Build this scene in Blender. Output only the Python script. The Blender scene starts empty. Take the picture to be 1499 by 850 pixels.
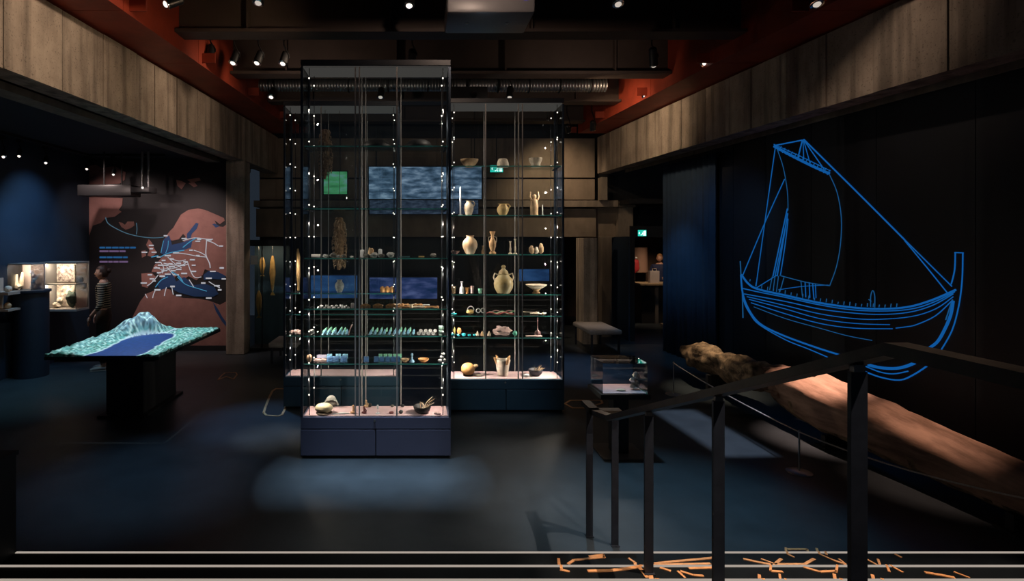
import bpy, bmesh, math, random
from mathutils import Vector, Matrix, noise
from math import pi, sin, cos, radians as R

SC = bpy.context.scene
COL = SC.collection
rnd = random.Random(7)

# ------------------------------------------------------------------ camera, world, exposure
F, VX, VY, EYE = 785.0, 610.0, 352.0, 2.115       # focal length in pixels, vanishing point, eye height
cam = bpy.data.cameras.new('camera')
cam.sensor_width = 36.0
cam.lens = F / 1499 * 36.0
cam.shift_x = (749.5 - VX) / 1499
cam.shift_y = -(425.0 - VY) / 1499
cam.clip_end = 100
camo = bpy.data.objects.new('camera', cam)
COL.objects.link(camo)
camo.location = (0, 0, EYE)
camo.rotation_euler = (pi / 2, 0, 0)
SC.camera = camo

w = bpy.data.worlds.new('world')
SC.world = w
w.use_nodes = True
w.node_tree.nodes['Background'].inputs[0].default_value = (0.30, 0.42, 0.60, 1)
w.node_tree.nodes['Background'].inputs[1].default_value = 0.045
SC.view_settings.view_transform = 'Standard'
SC.view_settings.look = 'None'
SC.view_settings.gamma = 1
SC.view_settings.exposure = 0.0
cy = SC.cycles
cy.max_bounces = 8
cy.diffuse_bounces = 3
cy.glossy_bounces = 4
cy.transmission_bounces = 4
cy.transparent_max_bounces = 64
cy.caustics_reflective = False
cy.caustics_refractive = False
cy.sample_clamp_indirect = 2.0


def at(px, py, Y):
    """the point at depth Y that the photograph shows at pixel (px, py)"""
    return Vector(((px - VX) * Y / F, Y, EYE - (py - VY) * Y / F))


def xat(px, Y):
    return (px - VX) * Y / F


def zat(py, Y):
    return EYE - (py - VY) * Y / F


def spot(name, loc, target, watts, color=(1, 1, 1), angle=40, blend=0.6, radius=0.03, parent=None):
    d = bpy.data.lights.new(name, 'SPOT')
    d.energy = watts
    d.color = color
    d.spot_size = R(angle)
    d.spot_blend = blend
    d.shadow_soft_size = radius
    o = bpy.data.objects.new(name, d)
    COL.objects.link(o)
    o.location = loc
    o.rotation_euler = (Vector(target) - Vector(loc)).to_track_quat('-Z', 'Y').to_euler()
    return o


def area(name, loc, direction, sx, sy, watts, color=(1, 1, 1), spread=180, up='Y'):
    d = bpy.data.lights.new(name, 'AREA')
    d.shape = 'RECTANGLE'
    d.size = sx
    d.size_y = sy
    d.energy = watts
    d.color = color
    d.spread = R(spread)
    o = bpy.data.objects.new(name, d)
    COL.objects.link(o)
    o.location = loc
    z = -Vector(direction).normalized()
    y = Vector((0, 0, 1)) if abs(z.z) < 0.9 else Vector((0, 1, 0))
    y = (y - y.dot(z) * z).normalized()
    x = y.cross(z)
    o.rotation_euler = Matrix((x, y, z)).transposed().to_euler()
    return o


WARM = (1.0, 0.72, 0.46)
NEUT = (1.0, 0.90, 0.80)
COOL = (0.55, 0.78, 1.0)
BLUE = (0.25, 0.55, 1.0)
# ------------------------------------------------------------------ ceiling light of the hall (the spots on the tracks, and added fill lamps)
def shutter(light, half_x, half_y, edge=0.02):
    """framing shutters of a profile projector: cut its beam to a rectangle (tangents of the half angles)"""
    d = light.data
    d.use_nodes = True
    nt = d.node_tree
    em = next(n for n in nt.nodes if n.type == 'EMISSION')
    tc = nt.nodes.new('ShaderNodeTexCoord')
    sep = nt.nodes.new('ShaderNodeSeparateXYZ')
    nt.links.new(tc.outputs['Normal'], sep.inputs[0])
    outs = []
    for ax, half in (('X', half_x), ('Y', half_y)):
        dv = nt.nodes.new('ShaderNodeMath'); dv.operation = 'DIVIDE'
        nt.links.new(sep.outputs[ax], dv.inputs[0]); nt.links.new(sep.outputs['Z'], dv.inputs[1])
        ab = nt.nodes.new('ShaderNodeMath'); ab.operation = 'ABSOLUTE'
        nt.links.new(dv.outputs[0], ab.inputs[0])
        mr = nt.nodes.new('ShaderNodeMapRange')
        nt.links.new(ab.outputs[0], mr.inputs[0])
        mr.inputs[1].default_value = half - edge; mr.inputs[2].default_value = half + edge
        mr.inputs[3].default_value = 1; mr.inputs[4].default_value = 0
        outs.append(mr)
    mu = nt.nodes.new('ShaderNodeMath'); mu.operation = 'MULTIPLY'
    nt.links.new(outs[0].outputs[0], mu.inputs[0]); nt.links.new(outs[1].outputs[0], mu.inputs[1])
    nt.links.new(mu.outputs[0], em.inputs['Strength'])


def profile_spot(name, loc, half_x, half_y, z, watts, color, edge, rz=0.0):
    """a profile projector looking straight down whose shutters frame a rectangle on the surface at height z"""
    h = loc[2] - z
    o = spot(name, loc, (loc[0], loc[1], 0), watts, color, math.degrees(2 * math.atan(math.hypot(half_x, half_y) * 1.25 / h)), 0.1, 0.02)
    o.rotation_euler = (0, 0, rz)
    shutter(o, half_x / h, half_y / h, edge)
    return o


# wash on the concrete beams
spot('wash_concrete_map_side', (-1.3, 4.0, 4.7), (-3.5, 4.9, 4.0), 175, (1, .75, .54), 62, 1.0, 0.05)
spot('wash_concrete_map_side_far', (-1.2, 7.0, 4.55), (-3.35, 7.6, 3.95), 75, (1, .74, .52), 66, 1.0, 0.05)
spot('wash_concrete_ship_side', (2.2, 8.3, 4.5), (4.2, 9.6, 3.9), 150, WARM, 66, 1.0, 0.05)
spot('wash_concrete_ship_side_near', (2.2, 4.6, 4.75), (4.6, 5.6, 4.25), 85, (1, .74, .56), 60, 1.0, 0.05)
# pools on the floor
profile_spot('pool_before_showcase', (-0.37, 4.82, 4.56), 0.80, 0.34, 0, 2000, COOL, 0.07)  # added overhead lamp for light that the showcase throws on the floor
spot('on_floor_outline', (-1.2, 5.2, 4.7), (-1.56, 5.8, 0), 420, NEUT, 13, 1.0, 0.03)  # added lamp to brighten the orange outline
profile_spot('pool_floor_barrier', (3.24, 5.98, 4.6), 0.27, 0.72, 0, 1000, (0.62, 0.72, 0.9), 0.012, rz=0.05)
profile_spot('stairs_graphic', (2.15, 2.55, 4.85), 1.45, 0.72, 0.3, 850, (1.0, 0.80, 0.62), 0.02)
spot('pool_floor_middle', (0.75, 5.9, 4.6), (0.95, 4.9, 0), 300, NEUT, 24, 1.0, 0.04)
spot('pool_floor_rail', (1.7, 5.6, 4.6), (2.0, 4.2, 0), 560, (0.36, 0.70, 0.95), 36, 1.0, 0.04)
spot('pool_floor_rail_foot', (2.6, 2.9, 4.6), (1.15, 4.0, 0), 520, NEUT, 20, 1.0, 0.012)
spot('pool_floor_map_side', (-2.4, 5.2, 4.6), (-2.35, 4.85, 0), 260, (0.35, 0.62, 0.95), 32, 1.0, 0.04)
spot('pool_floor_gap', (-1.9, 7.0, 4.5), (-1.85, 6.3, 0), 420, BLUE, 24, 1.0, 0.04)
spot('pool_floor_back', (2.7, 9.2, 4.5), (2.7, 8.9, 0), 420, (0.30, 0.55, 1.0), 34, 1.0, 0.04)
spot('pool_floor_side_gallery', (-4.9, 7.6, 3.6), (-5.2, 7.5, 0), 150, (0.35, 0.75, 0.9), 50, 1.0, 0.04)
spot('on_timber', (3.95, 5.6, 4.5), (4.28, 5.70, 0.6), 1700, (1.0, 0.66, 0.52), 18, 1.0, 0.03)
spot('on_timber_near', (4.0, 4.6, 4.5), (4.40, 4.6, 0.4), 420, (1.0, 0.64, 0.47), 18, 1.0, 0.03)
spot('on_timber_far', (3.5, 7.2, 4.5), (4.15, 7.5, 0.45), 700, (1.0, 0.78, 0.52), 20, 1.0, 0.03)
spot('on_handrail', (2.3, 0.6, 4.7), (1.25, 2.3, 1.5), 420, NEUT, 44, 1.0, 0.05)
spot('on_plinth', (-0.4, 2.6, 4.95), (-0.4, 5.2, 0.35), 115, (0.9, 0.88, 1.0), 21, 1.0, 0.05)
spot('on_plinth_pottery', (1.1, 4.1, 4.9), (1.1, 6.6, 0.2), 120, (0.7, 0.86, 1.0), 15, 1.0, 0.05)
spot('added_uplight_concrete', (-2.95, 2.5, 0.9), (-3.75, 5.6, 3.6), 20, WARM, 80, 1.0, 0.05)  # added floor lamp, unseen, that warms the beam underside
# walls
spot('scallop_blue_wall', (-5.25, 8.5, 3.55), (-6.3, 8.75, 2.2), 95, (0.30, 0.62, 1.0), 75, 1.0, 0.05)
spot('side_gallery_wall', (-5.2, 8.0, 3.3), (-6.3, 8.4, 0.8), 70, (0.25, 0.58, 1.0), 90, 1.0, 0.05)
spot('map_wash_a', (-5.7, 8.9, 3.6), (-5.6, 10.3, 2.1), 90, (1.0, 0.76, 0.70), 84, 1.0, 0.05)
spot('map_wash_b', (-4.3, 8.9, 3.6), (-4.3, 10.3, 1.6), 150, (1.0, 0.76, 0.70), 84, 1.0, 0.05)
spot('map_wash_c', (-5.2, 6.9, 3.3), (-5.2, 10.3, 2.1), 130, (1.0, 0.76, 0.70), 46, 1.0, 0.05)
spot('curtain_blue', (3.7, 9.2, 3.3), (4.75, 9.8, 0.9), 70, (0.25, 0.6, 1.0), 60, 1.0, 0.04)
spot('ship_wall_blue', (3.4, 7.3, 3.3), (4.95, 8.6, 2.0), 50, BLUE, 75, 1.0, 0.04)
spot('back_concrete', (2.9, 10.7, 4.35), (3.1, 12.0, 3.2), 100, WARM, 95, 1.0, 0.04)
spot('back_column', (1.9, 10.9, 4.2), (3.42, 11.2, 1.0), 120, WARM, 34, 1.0, 0.04)
spot('on_bench', (3.2, 9.4, 4.4), (3.5, 10.4, 0.45), 170, (1.0, 0.82, 0.7), 17, 1.0, 0.04)
# added dim fill spots without fixtures that let the steelwork show
spot('added_fill_front', (0.4, 3.95, 4.5), (0.4, 6.4, 5.0), 46, (1.0, 0.72, 0.56), 130, 1.0, 0.06)
spot('added_fill_middle', (-1.9, 6.9, 3.9), (-1.0, 8.4, 5.0), 26, (1.0, 0.75, 0.6), 120, 1.0, 0.06)
spot('added_fill_ship_side', (2.4, 6.9, 3.9), (2.4, 8.6, 5.0), 26, (1.0, 0.75, 0.6), 120, 1.0, 0.06)
spot('girder_wash_map_side', (-0.9, 5.3, 4.0), (-3.0, 6.4, 4.6), 34, WARM, 95, 1.0, 0.08)
spot('girder_wash_ship_side', (2.4, 8.2, 4.25), (3.8, 8.9, 4.7), 24, WARM, 95, 1.0, 0.08)
spot('shop_lamp', (5.9, 13.2, 2.7), (6.1, 14.0, 1.0), 70, WARM, 80, 1.0, 0.04)

tl = spot('table_projector', (-3.47, 6.83, 3.6), (-3.47, 6.83, 0.8), 800, (0.75, 0.95, 1.0), 46, 0.1, 0.02)
tl.rotation_euler = (0, 0, 0)
shutter(tl, 0.62 / 2.75, 0.92 / 2.75, 0.012)

# ------------------------------------------------------------------ materials
MATS = {}


def mat(name, color, rough=0.6, metal=0.0, var=0.0, scale=6.0, bump=0.0, stretch=(1, 1, 1), emit=None, estr=0.0,
        color2=None, spec=0.5, coords='Object', detail=5):
    if name in MATS:
        return MATS[name]
    m = bpy.data.materials.new(name)
    m.use_nodes = True
    nt = m.node_tree
    b = nt.nodes['Principled BSDF']
    b.inputs['Base Color'].default_value = (*color, 1)
    b.inputs['Roughness'].default_value = rough
    b.inputs['Metallic'].default_value = metal
    b.inputs['Specular IOR Level'].default_value = spec
    if emit:
        b.inputs['Emission Color'].default_value = (*emit, 1)
        b.inputs['Emission Strength'].default_value = estr
    if var or bump or color2:
        tc = nt.nodes.new('ShaderNodeTexCoord')
        mp = nt.nodes.new('ShaderNodeMapping')
        mp.inputs['Scale'].default_value = stretch
        nt.links.new(tc.outputs[coords], mp.inputs[0])
        nz = nt.nodes.new('ShaderNodeTexNoise')
        nz.inputs['Scale'].default_value = scale
        nz.inputs['Detail'].default_value = detail
        nz.inputs['Roughness'].default_value = 0.62
        nt.links.new(mp.outputs[0], nz.inputs['Vector'])
        if var or color2:
            cr = nt.nodes.new('ShaderNodeValToRGB')
            c2 = color2 or tuple(c * (1 + var) for c in color)
            c1 = color if color2 else tuple(c * (1 - var) for c in color)
            cr.color_ramp.elements[0].position = 0.34
            cr.color_ramp.elements[1].position = 0.66
            cr.color_ramp.elements[0].color = (*c1, 1)
            cr.color_ramp.elements[1].color = (*c2, 1)
            nt.links.new(nz.outputs['Fac'], cr.inputs[0])
            nt.links.new(cr.outputs[0], b.inputs['Base Color'])
        if bump:
            bp = nt.nodes.new('ShaderNodeBump')
            bp.inputs['Strength'].default_value = bump
            bp.inputs['Distance'].default_value = 0.02
            nt.links.new(nz.outputs['Fac'], bp.inputs['Height'])
            nt.links.new(bp.outputs[0], b.inputs['Normal'])
    MATS[name] = m
    return m


def glow(name, color, strength, cutoff=False):
    if name in MATS:
        return MATS[name]
    m = bpy.data.materials.new(name)
    m.use_nodes = True
    nt = m.node_tree
    nt.nodes.clear()
    e = nt.nodes.new('ShaderNodeEmission')
    o = nt.nodes.new('ShaderNodeOutputMaterial')
    e.inputs[0].default_value = (*color, 1)
    e.inputs[1].default_value = strength
    nt.links.new(e.outputs[0], o.inputs[0])
    if cutoff:
        m.cycles.emission_sampling = 'NONE'
    MATS[name] = m
    return m


def glass(name, tint=(0.93, 0.97, 0.97), refl=1.0):
    """clear case glass: lets light straight through and mirrors at grazing angles"""
    if name in MATS:
        return MATS[name]
    m = bpy.data.materials.new(name)
    m.use_nodes = True
    nt = m.node_tree
    nt.nodes.clear()
    t = nt.nodes.new('ShaderNodeBsdfTransparent')
    t.inputs[0].default_value = (*tint, 1)
    g = nt.nodes.new('ShaderNodeBsdfGlossy')
    g.inputs['Roughness'].default_value = 0.0
    fr = nt.nodes.new('ShaderNodeFresnel')
    fr.inputs[0].default_value = 1.42
    mx = nt.nodes.new('ShaderNodeMixShader')
    ml = nt.nodes.new('ShaderNodeMath'); ml.operation = 'MULTIPLY'
    ml.inputs[1].default_value = refl
    o = nt.nodes.new('ShaderNodeOutputMaterial')
    nt.links.new(fr.outputs[0], ml.inputs[0])
    nt.links.new(ml.outputs[0], mx.inputs[0])
    nt.links.new(t.outputs[0], mx.inputs[1])
    nt.links.new(g.outputs[0], mx.inputs[2])
    nt.links.new(mx.outputs[0], o.inputs[0])
    MATS[name] = m
    return m


# ------------------------------------------------------------------ mesh builder
class MB:
    def __init__(s):
        s.v = []; s.f = []; s.mi = []; s.cur = 0

    def add(s, verts, faces):
        n = len(s.v)
        s.v += [Vector(p) for p in verts]
        s.f += [tuple(i + n for i in f) for f in faces]
        s.mi += [s.cur] * len(faces)
        return s

    def box(s, x0, x1, y0, y1, z0, z1, b=0.0):
        if b <= 0:
            return s.add([(x0, y0, z0), (x1, y0, z0), (x1, y1, z0), (x0, y1, z0), (x0, y0, z1), (x1, y0, z1), (x1, y1, z1), (x0, y1, z1)],
                         [(3, 2, 1, 0), (4, 5, 6, 7), (0, 1, 5, 4), (1, 2, 6, 5), (2, 3, 7, 6), (3, 0, 4, 7)])
        bm = bmesh.new()
        bmesh.ops.create_cube(bm, size=1, matrix=Matrix.Translation(((x0 + x1) / 2, (y0 + y1) / 2, (z0 + z1) / 2)) @ Matrix.Diagonal((x1 - x0, y1 - y0, z1 - z0, 1)))
        bmesh.ops.bevel(bm, geom=bm.edges[:], offset=b, segments=2, profile=0.5, affect='EDGES')
        return s.bm(bm)

    def bm(s, bm):
        bm.verts.index_update()
        s.add([v.co.copy() for v in bm.verts], [tuple(v.index for v in f.verts) for f in bm.faces])
        bm.free()
        return s

    def tube(s, pts, r, seg=8, closed=False, flat=None):
        """round tube along pts; r a number or one radius per point; flat=(a,b) gives an elliptical section"""
        pts = [Vector(p) for p in pts]
        n = len(pts)
        rs = r if isinstance(r, (list, tuple)) else [r] * n
        rings = []
        prev = None
        for i, p in enumerate(pts):
            a = pts[i - 1] if i > 0 else (pts[-1] if closed else p)
            c = pts[i + 1] if i < n - 1 else (pts[0] if closed else p)
            t = (c - a).normalized()
            if prev is None:
                up = Vector((0, 0, 1)) if abs(t.z) < 0.95 else Vector((0, 1, 0))
            else:
                up = prev
            x = up.cross(t)
            if x.length < 1e-6:
                x = Vector((1, 0, 0)).cross(t)
            x.normalize()
            y = t.cross(x).normalized()
            prev = y
            k1, k2 = flat or (1, 1)
            rings.append([p + (x * cos(2 * pi * k / seg) * k1 + y * sin(2 * pi * k / seg) * k2) * rs[i] for k in range(seg)])
        vs = [v for rg in rings for v in rg]
        fs = []
        for i in range(n if closed else n - 1):
            j = (i + 1) % n
            for k in range(seg):
                l = (k + 1) % seg
                fs.append((i * seg + k, i * seg + l, j * seg + l, j * seg + k))
        if not closed:
            fs.append(tuple(range(seg))[::-1])
            fs.append(tuple((n - 1) * seg + k for k in range(seg)))
        return s.add(vs, fs)

    def bar(s, p0, p1, wx, wy, up=(0, 0, 1)):
        """rectangular bar from p0 to p1: wx sideways, wy along up"""
        p0, p1 = Vector(p0), Vector(p1)
        t = (p1 - p0).normalized()
        up = Vector(up)
        x = up.cross(t)
        if x.length < 1e-6:
            x = Vector((1, 0, 0))
        x.normalize()
        y = t.cross(x).normalized()
        c = [(-1, -1), (1, -1), (1, 1), (-1, 1)]
        vs = [p + x * a * wx / 2 + y * b * wy / 2 for p in (p0, p1) for a, b in c]
        return s.add(vs, [(3, 2, 1, 0), (4, 5, 6, 7), (0, 1, 5, 4), (1, 2, 6, 5), (2, 3, 7, 6), (3, 0, 4, 7)])

    def lathe(s, prof, c=(0, 0, 0), seg=20):
        c = Vector(c)
        n = len(prof)
        vs = [c + Vector((r * cos(2 * pi * k / seg), r * sin(2 * pi * k / seg), z)) for r, z in prof for k in range(seg)]
        fs = [(i * seg + k, i * seg + (k + 1) % seg, (i + 1) * seg + (k + 1) % seg, (i + 1) * seg + k) for i in range(n - 1) for k in range(seg)]
        if prof[0][0] > 1e-5:
            fs.append(tuple(range(seg))[::-1])
        if prof[-1][0] > 1e-5:
            fs.append(tuple((n - 1) * seg + k for k in range(seg)))
        return s.add(vs, fs)

    def cyl(s, p0, p1, r0, r1=None, seg=16):
        return s.tube([p0, p1], [r0, r0 if r1 is None else r1], seg)

    def prism(s, poly, z0, z1):
        """poly of (x, y) extruded from z0 to z1"""
        n = len(poly)
        vs = [(x, y, z0) for x, y in poly] + [(x, y, z1) for x, y in poly]
        return s.add(vs, [tuple(range(n))[::-1], tuple(range(n, 2 * n))] + [(i, (i + 1) % n, n + (i + 1) % n, n + i) for i in range(n)])

    def slab(s, pts, off):
        """planar polygon of 3-D points given the thickness vector off"""
        n = len(pts); off = Vector(off)
        vs = [Vector(p) for p in pts] + [Vector(p) + off for p in pts]
        return s.add(vs, [tuple(range(n)), tuple(range(n, 2 * n))[::-1]] + [(i, n + i, n + (i + 1) % n, (i + 1) % n) for i in range(n)])

    def rock(s, c, sx, sy, sz, seed=0, amp=0.25, sub=2, sit=True):
        bm = bmesh.new()
        bmesh.ops.create_icosphere(bm, subdivisions=sub, radius=1)
        for v in bm.verts:
            k = 1 + amp * noise.noise(v.co * 1.7 + Vector((seed * 3.1, seed * 1.7, 0)))
            v.co = Vector((v.co.x * sx * k, v.co.y * sy * k, v.co.z * sz * k))
        lo = min(v.co.z for v in bm.verts) if sit else 0
        for v in bm.verts:
            v.co += Vector(c) - Vector((0, 0, lo))
        return s.bm(bm)

    def move(s, M):
        s.v = [M @ p for p in s.v]
        return s

    def obj(s, name, m, parent=None, smooth=None, local=False):
        me = bpy.data.meshes.new(name)
        inv = WM[parent.name].inverted() if (parent is not None and not local) else None
        me.from_pydata([tuple(inv @ p) if inv else tuple(p) for p in s.v], [], s.f)
        for mm in (m if isinstance(m, (list, tuple)) else [m]):
            me.materials.append(mm)
        me.polygons.foreach_set('material_index', s.mi)
        bm = bmesh.new(); bm.from_mesh(me)
        bmesh.ops.recalc_face_normals(bm, faces=bm.faces[:])
        bm.to_mesh(me); bm.free()
        if smooth is not None:
            for p in me.polygons:
                p.use_smooth = True
            if smooth < 179:
                me.set_sharp_from_angle(angle=R(smooth))
        o = bpy.data.objects.new(name, me)
        COL.objects.link(o)
        if parent is not None:
            o.parent = parent
            WM[o.name] = WM[parent.name]
        else:
            WM[o.name] = Matrix.Identity(4)
        return o


WM = {}


def tag(o, label=None, cat=None, group=None, kind=None):
    if label: o['label'] = label
    if cat: o['category'] = cat
    if group: o['group'] = group
    if kind: o['kind'] = kind
    return o


def thing(name, label, cat, loc=(0, 0, 0), rz=0.0, group=None, kind=None):
    o = bpy.data.objects.new(name, None)
    o.empty_display_size = 0.1
    COL.objects.link(o)
    o.location = loc
    o.rotation_euler = (0, 0, rz)
    WM[o.name] = Matrix.Translation(loc) @ Matrix.Rotation(rz, 4, 'Z')
    return tag(o, label, cat, group, kind)


def struct(name, mb, m, parent=None, smooth=None):
    o = mb.obj(name, m, parent, smooth)
    if parent is None:
        o['kind'] = 'structure'
    return o


def own_origin(o, p):
    """move a single-mesh thing's origin to p"""
    p = Vector(p)
    o.data.transform(Matrix.Translation(-p))
    o.location = p
    WM[o.name] = Matrix.Translation(p)
    return o


def dup(root, loc, rz=None, label=None, group=None):
    r = root.copy()
    COL.objects.link(r)
    r.location = loc
    if rz is not None:
        r.rotation_euler = (0, 0, rz)
    if label: r['label'] = label
    if group: r['group'] = group
    for ch in list(root.children):
        c = ch.copy(); COL.objects.link(c); c.parent = r
        for g in list(ch.children):
            d = g.copy(); COL.objects.link(d); d.parent = c
    return r


ORD = ['first', 'second', 'third', 'fourth', 'fifth', 'sixth', 'seventh', 'eighth', 'ninth', 'tenth', 'eleventh', 'twelfth',
       'thirteenth', 'fourteenth', 'fifteenth', 'sixteenth']
# ================================================================== SETTING
m_floor = mat('floor_lino', (0.032, 0.040, 0.048), 0.42, 0, 0.18, 3.0, 0.04, spec=0.5)
m_stair = mat('stair_lino', (0.0045, 0.0062, 0.0078), 0.6, 0, 0.2, 8.0, 0.03, spec=0.12)
m_navy = mat('navy_wall_paint', (0.010, 0.022, 0.042), 0.7, 0, 0.15, 2.0)
m_darkwall = mat('ship_wall_paint', (0.0045, 0.0065, 0.011), 0.65, 0, 0.2, 2.0)
m_black = mat('black_paint', (0.006, 0.006, 0.007), 0.6)
m_ceil = mat('dark_ceiling', (0.016, 0.012, 0.011), 0.8, 0, 0.2, 2)


def board_concrete(name, ca, cb, axis_scale):
    """board-marked concrete: cloudy tone, drip streaks down the face, fine blow holes, each panel its own shade"""
    m = mat(name, ca, 0.88, 0, 0, 2.2, 0.18, (1.6, 1.6, 1.0), color2=cb, detail=8)
    nt = m.node_tree
    bs = nt.nodes['Principled BSDF']
    src = bs.inputs['Base Color'].links[0].from_socket
    tc = next(n for n in nt.nodes if n.type == 'TEX_COORD')

    def ramp_noise(scale3, sc, p0, p1, lo, hi):
        mp = nt.nodes.new('ShaderNodeMapping'); mp.inputs['Scale'].default_value = scale3
        nz = nt.nodes.new('ShaderNodeTexNoise'); nz.inputs['Scale'].default_value = sc; nz.inputs['Detail'].default_value = 4
        mr = nt.nodes.new('ShaderNodeMapRange')
        nt.links.new(tc.outputs['Object'], mp.inputs[0]); nt.links.new(mp.outputs[0], nz.inputs['Vector']); nt.links.new(nz.outputs['Fac'], mr.inputs[0])
        for q, v in zip((1, 2, 3, 4), (p0, p1, lo, hi)): mr.inputs[q].default_value = v
        return mr.outputs[0]
    f = [ramp_noise((2.6, 2.6, .16), 2.6, .38, .52, .60, 1.06), ramp_noise((6, 6, .35), 2.2, .30, .62, .90, 1.04), ramp_noise((1, 1, 1), 55, .30, .42, .55, 1.0)]
    oi = nt.nodes.new('ShaderNodeObjectInfo')
    mr = nt.nodes.new('ShaderNodeMapRange'); mr.inputs[3].default_value = .72; mr.inputs[4].default_value = 1.12
    nt.links.new(oi.outputs['Random'], mr.inputs[0]); f.append(mr.outputs[0])
    cur = f[0]
    for o in f[1:]:
        mu = nt.nodes.new('ShaderNodeMath'); mu.operation = 'MULTIPLY'
        nt.links.new(cur, mu.inputs[0]); nt.links.new(o, mu.inputs[1]); cur = mu.outputs[0]
    vm = nt.nodes.new('ShaderNodeVectorMath'); vm.operation = 'SCALE'
    nt.links.new(src, vm.inputs[0]); nt.links.new(cur, vm.inputs['Scale'])
    nt.links.new(vm.outputs[0], bs.inputs['Base Color'])
    return m


m_conc = board_concrete('board_marked_concrete', (0.27, 0.215, 0.17), (0.42, 0.345, 0.275), None)
m_conc2 = mat('grey_concrete', (0.20, 0.165, 0.13), 0.85, 0, 0.25, 3, 0.2, (2, 2, 0.5))
m_red = mat('red_oxide_steel', (0.26, 0.034, 0.014), 0.55, 0, 0.25, 2.2, 0.05)
m_beam = mat('dark_steel', (0.060, 0.042, 0.034), 0.6, 0, 0.15, 2)
m_strip = glow('lit_nosing', (1.0, 0.86, 0.74), 0.40)
m_duct = mat('galvanised_duct', (0.32, 0.33, 0.34), 0.38, 0.85, 0.15, 6)

# floor slab and the landing stairs
mb = MB().box(-7.2, 7.6, -2.0, 15.2, -0.2, 0.0)
struct('floor', mb, m_floor)

NOSE = [3.35, 2.93, 2.54, 2.14, 1.74]
st = thing('stairs', 'dark wide stairs with lit pale nosing strips, descending to the hall floor', None, (0.9, 2.2, 0), kind='structure')
del st['label']
for k, y in enumerate(NOSE):
    z0, z1 = 0.17 * k, 0.17 * (k + 1)
    y2 = NOSE[k + 1] if k < 4 else -1.2
    mb = MB().box(-2.5, 4.6, y2 if k < 4 else -1.2, y, 0.0 if k == 4 else max(0.0, z0 - 0.02), z1 - 0.0005 * k)
    mb.obj('step', m_stair, st)
    MB().box(-2.5, 4.6, y - 0.013, y + 0.003, z1 - 0.010, z1 + 0.003).obj('nosing_strip', m_strip, st)
# low cheek wall at the map side of the stairs
struct('wall_stair_cheek', MB().box(-3.3, -2.51, -1.2, 3.36, 0.001, 0.775).box(-3.32, -2.50, -1.2, 3.37, 0.775, 0.80), mat('cheek_paint', (0.012, 0.013, 0.015), 0.6))

# orange inlaid line drawing that runs over the steps
m_inlay = mat('orange_inlay', (0.72, 0.32, 0.13), 0.45, 0, 0.2, 20, emit=(0.8, 0.3, 0.1), estr=0.0)
lg = thing('floor_graphic', 'branching orange line drawing inlaid across the steps behind the handrail', 'floor graphic', (2.0, 2.9, 0.175))


def tread_at(px, py):
    """point on the tread that the pixel shows"""
    for k in (4, 3, 2, 1, 0):
        z = 0.17 * (k + 1)
        Y = F * (EYE - z) / (py - VY)
        y2 = NOSE[k + 1] if k < 4 else -1
        if Y <= NOSE[k] + 1e-3 and Y > y2:
            return Vector((xat(px, Y), Y, z))
    Y = F * EYE / (py - VY)
    return Vector((xat(px, Y), Y, 0))


STROKES = [
    ([(818, 818), (822, 834)], 4), ([(820, 834), (834, 837)], 3), ([(831, 826), (840, 820), (858, 818), (886, 815)], 3), ([(862, 815), (884, 812), (884, 817)], 3),
    ([(860, 836), (895, 835), (920, 832), (938, 829)], 4), ([(920, 817), (930, 824), (939, 829)], 4), ([(936, 831), (948, 846)], 6), ([(952, 836), (962, 848)], 6),
    ([(958, 825), (985, 822), (1030, 818), (1050, 816)], 3), ([(956, 827), (1000, 826), (1040, 825)], 3), ([(966, 831), (982, 836)], 3), ([(992, 836), (1003, 846)], 4),
    ([(996, 836), (1015, 842), (1030, 843)], 3), ([(1008, 832), (1044, 831)], 3), ([(1088, 818), (1110, 823), (1128, 826)], 3), ([(1114, 818), (1136, 826)], 3),
    ([(1144, 818), (1134, 826), (1128, 836), (1146, 837)], 3), ([(1134, 826), (1178, 826), (1192, 818)], 3), ([(1176, 830), (1200, 837), (1225, 836)], 3),
    ([(1151, 802), (1153, 811), (1163, 816)], 3), ([(1153, 804), (1182, 804), (1200, 811), (1220, 820), (1235, 825)], 3), ([(1196, 803), (1210, 812)], 3),
    ([(1228, 818), (1238, 826), (1224, 838)], 3), ([(1112, 842), (1118, 849)], 4), ([(1142, 841), (1150, 849)], 3), ([(1222, 841), (1232, 849)], 4),
    ([(1268, 818), (1284, 827), (1302, 837)], 3), ([(1286, 819), (1304, 828), (1322, 838)], 3), ([(1310, 811), (1320, 816)], 3), ([(1278, 842), (1292, 849)], 4),
    ([(1354, 838), (1378, 842), (1398, 846)], 4), ([(1396, 837), (1420, 846)], 3)]
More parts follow.
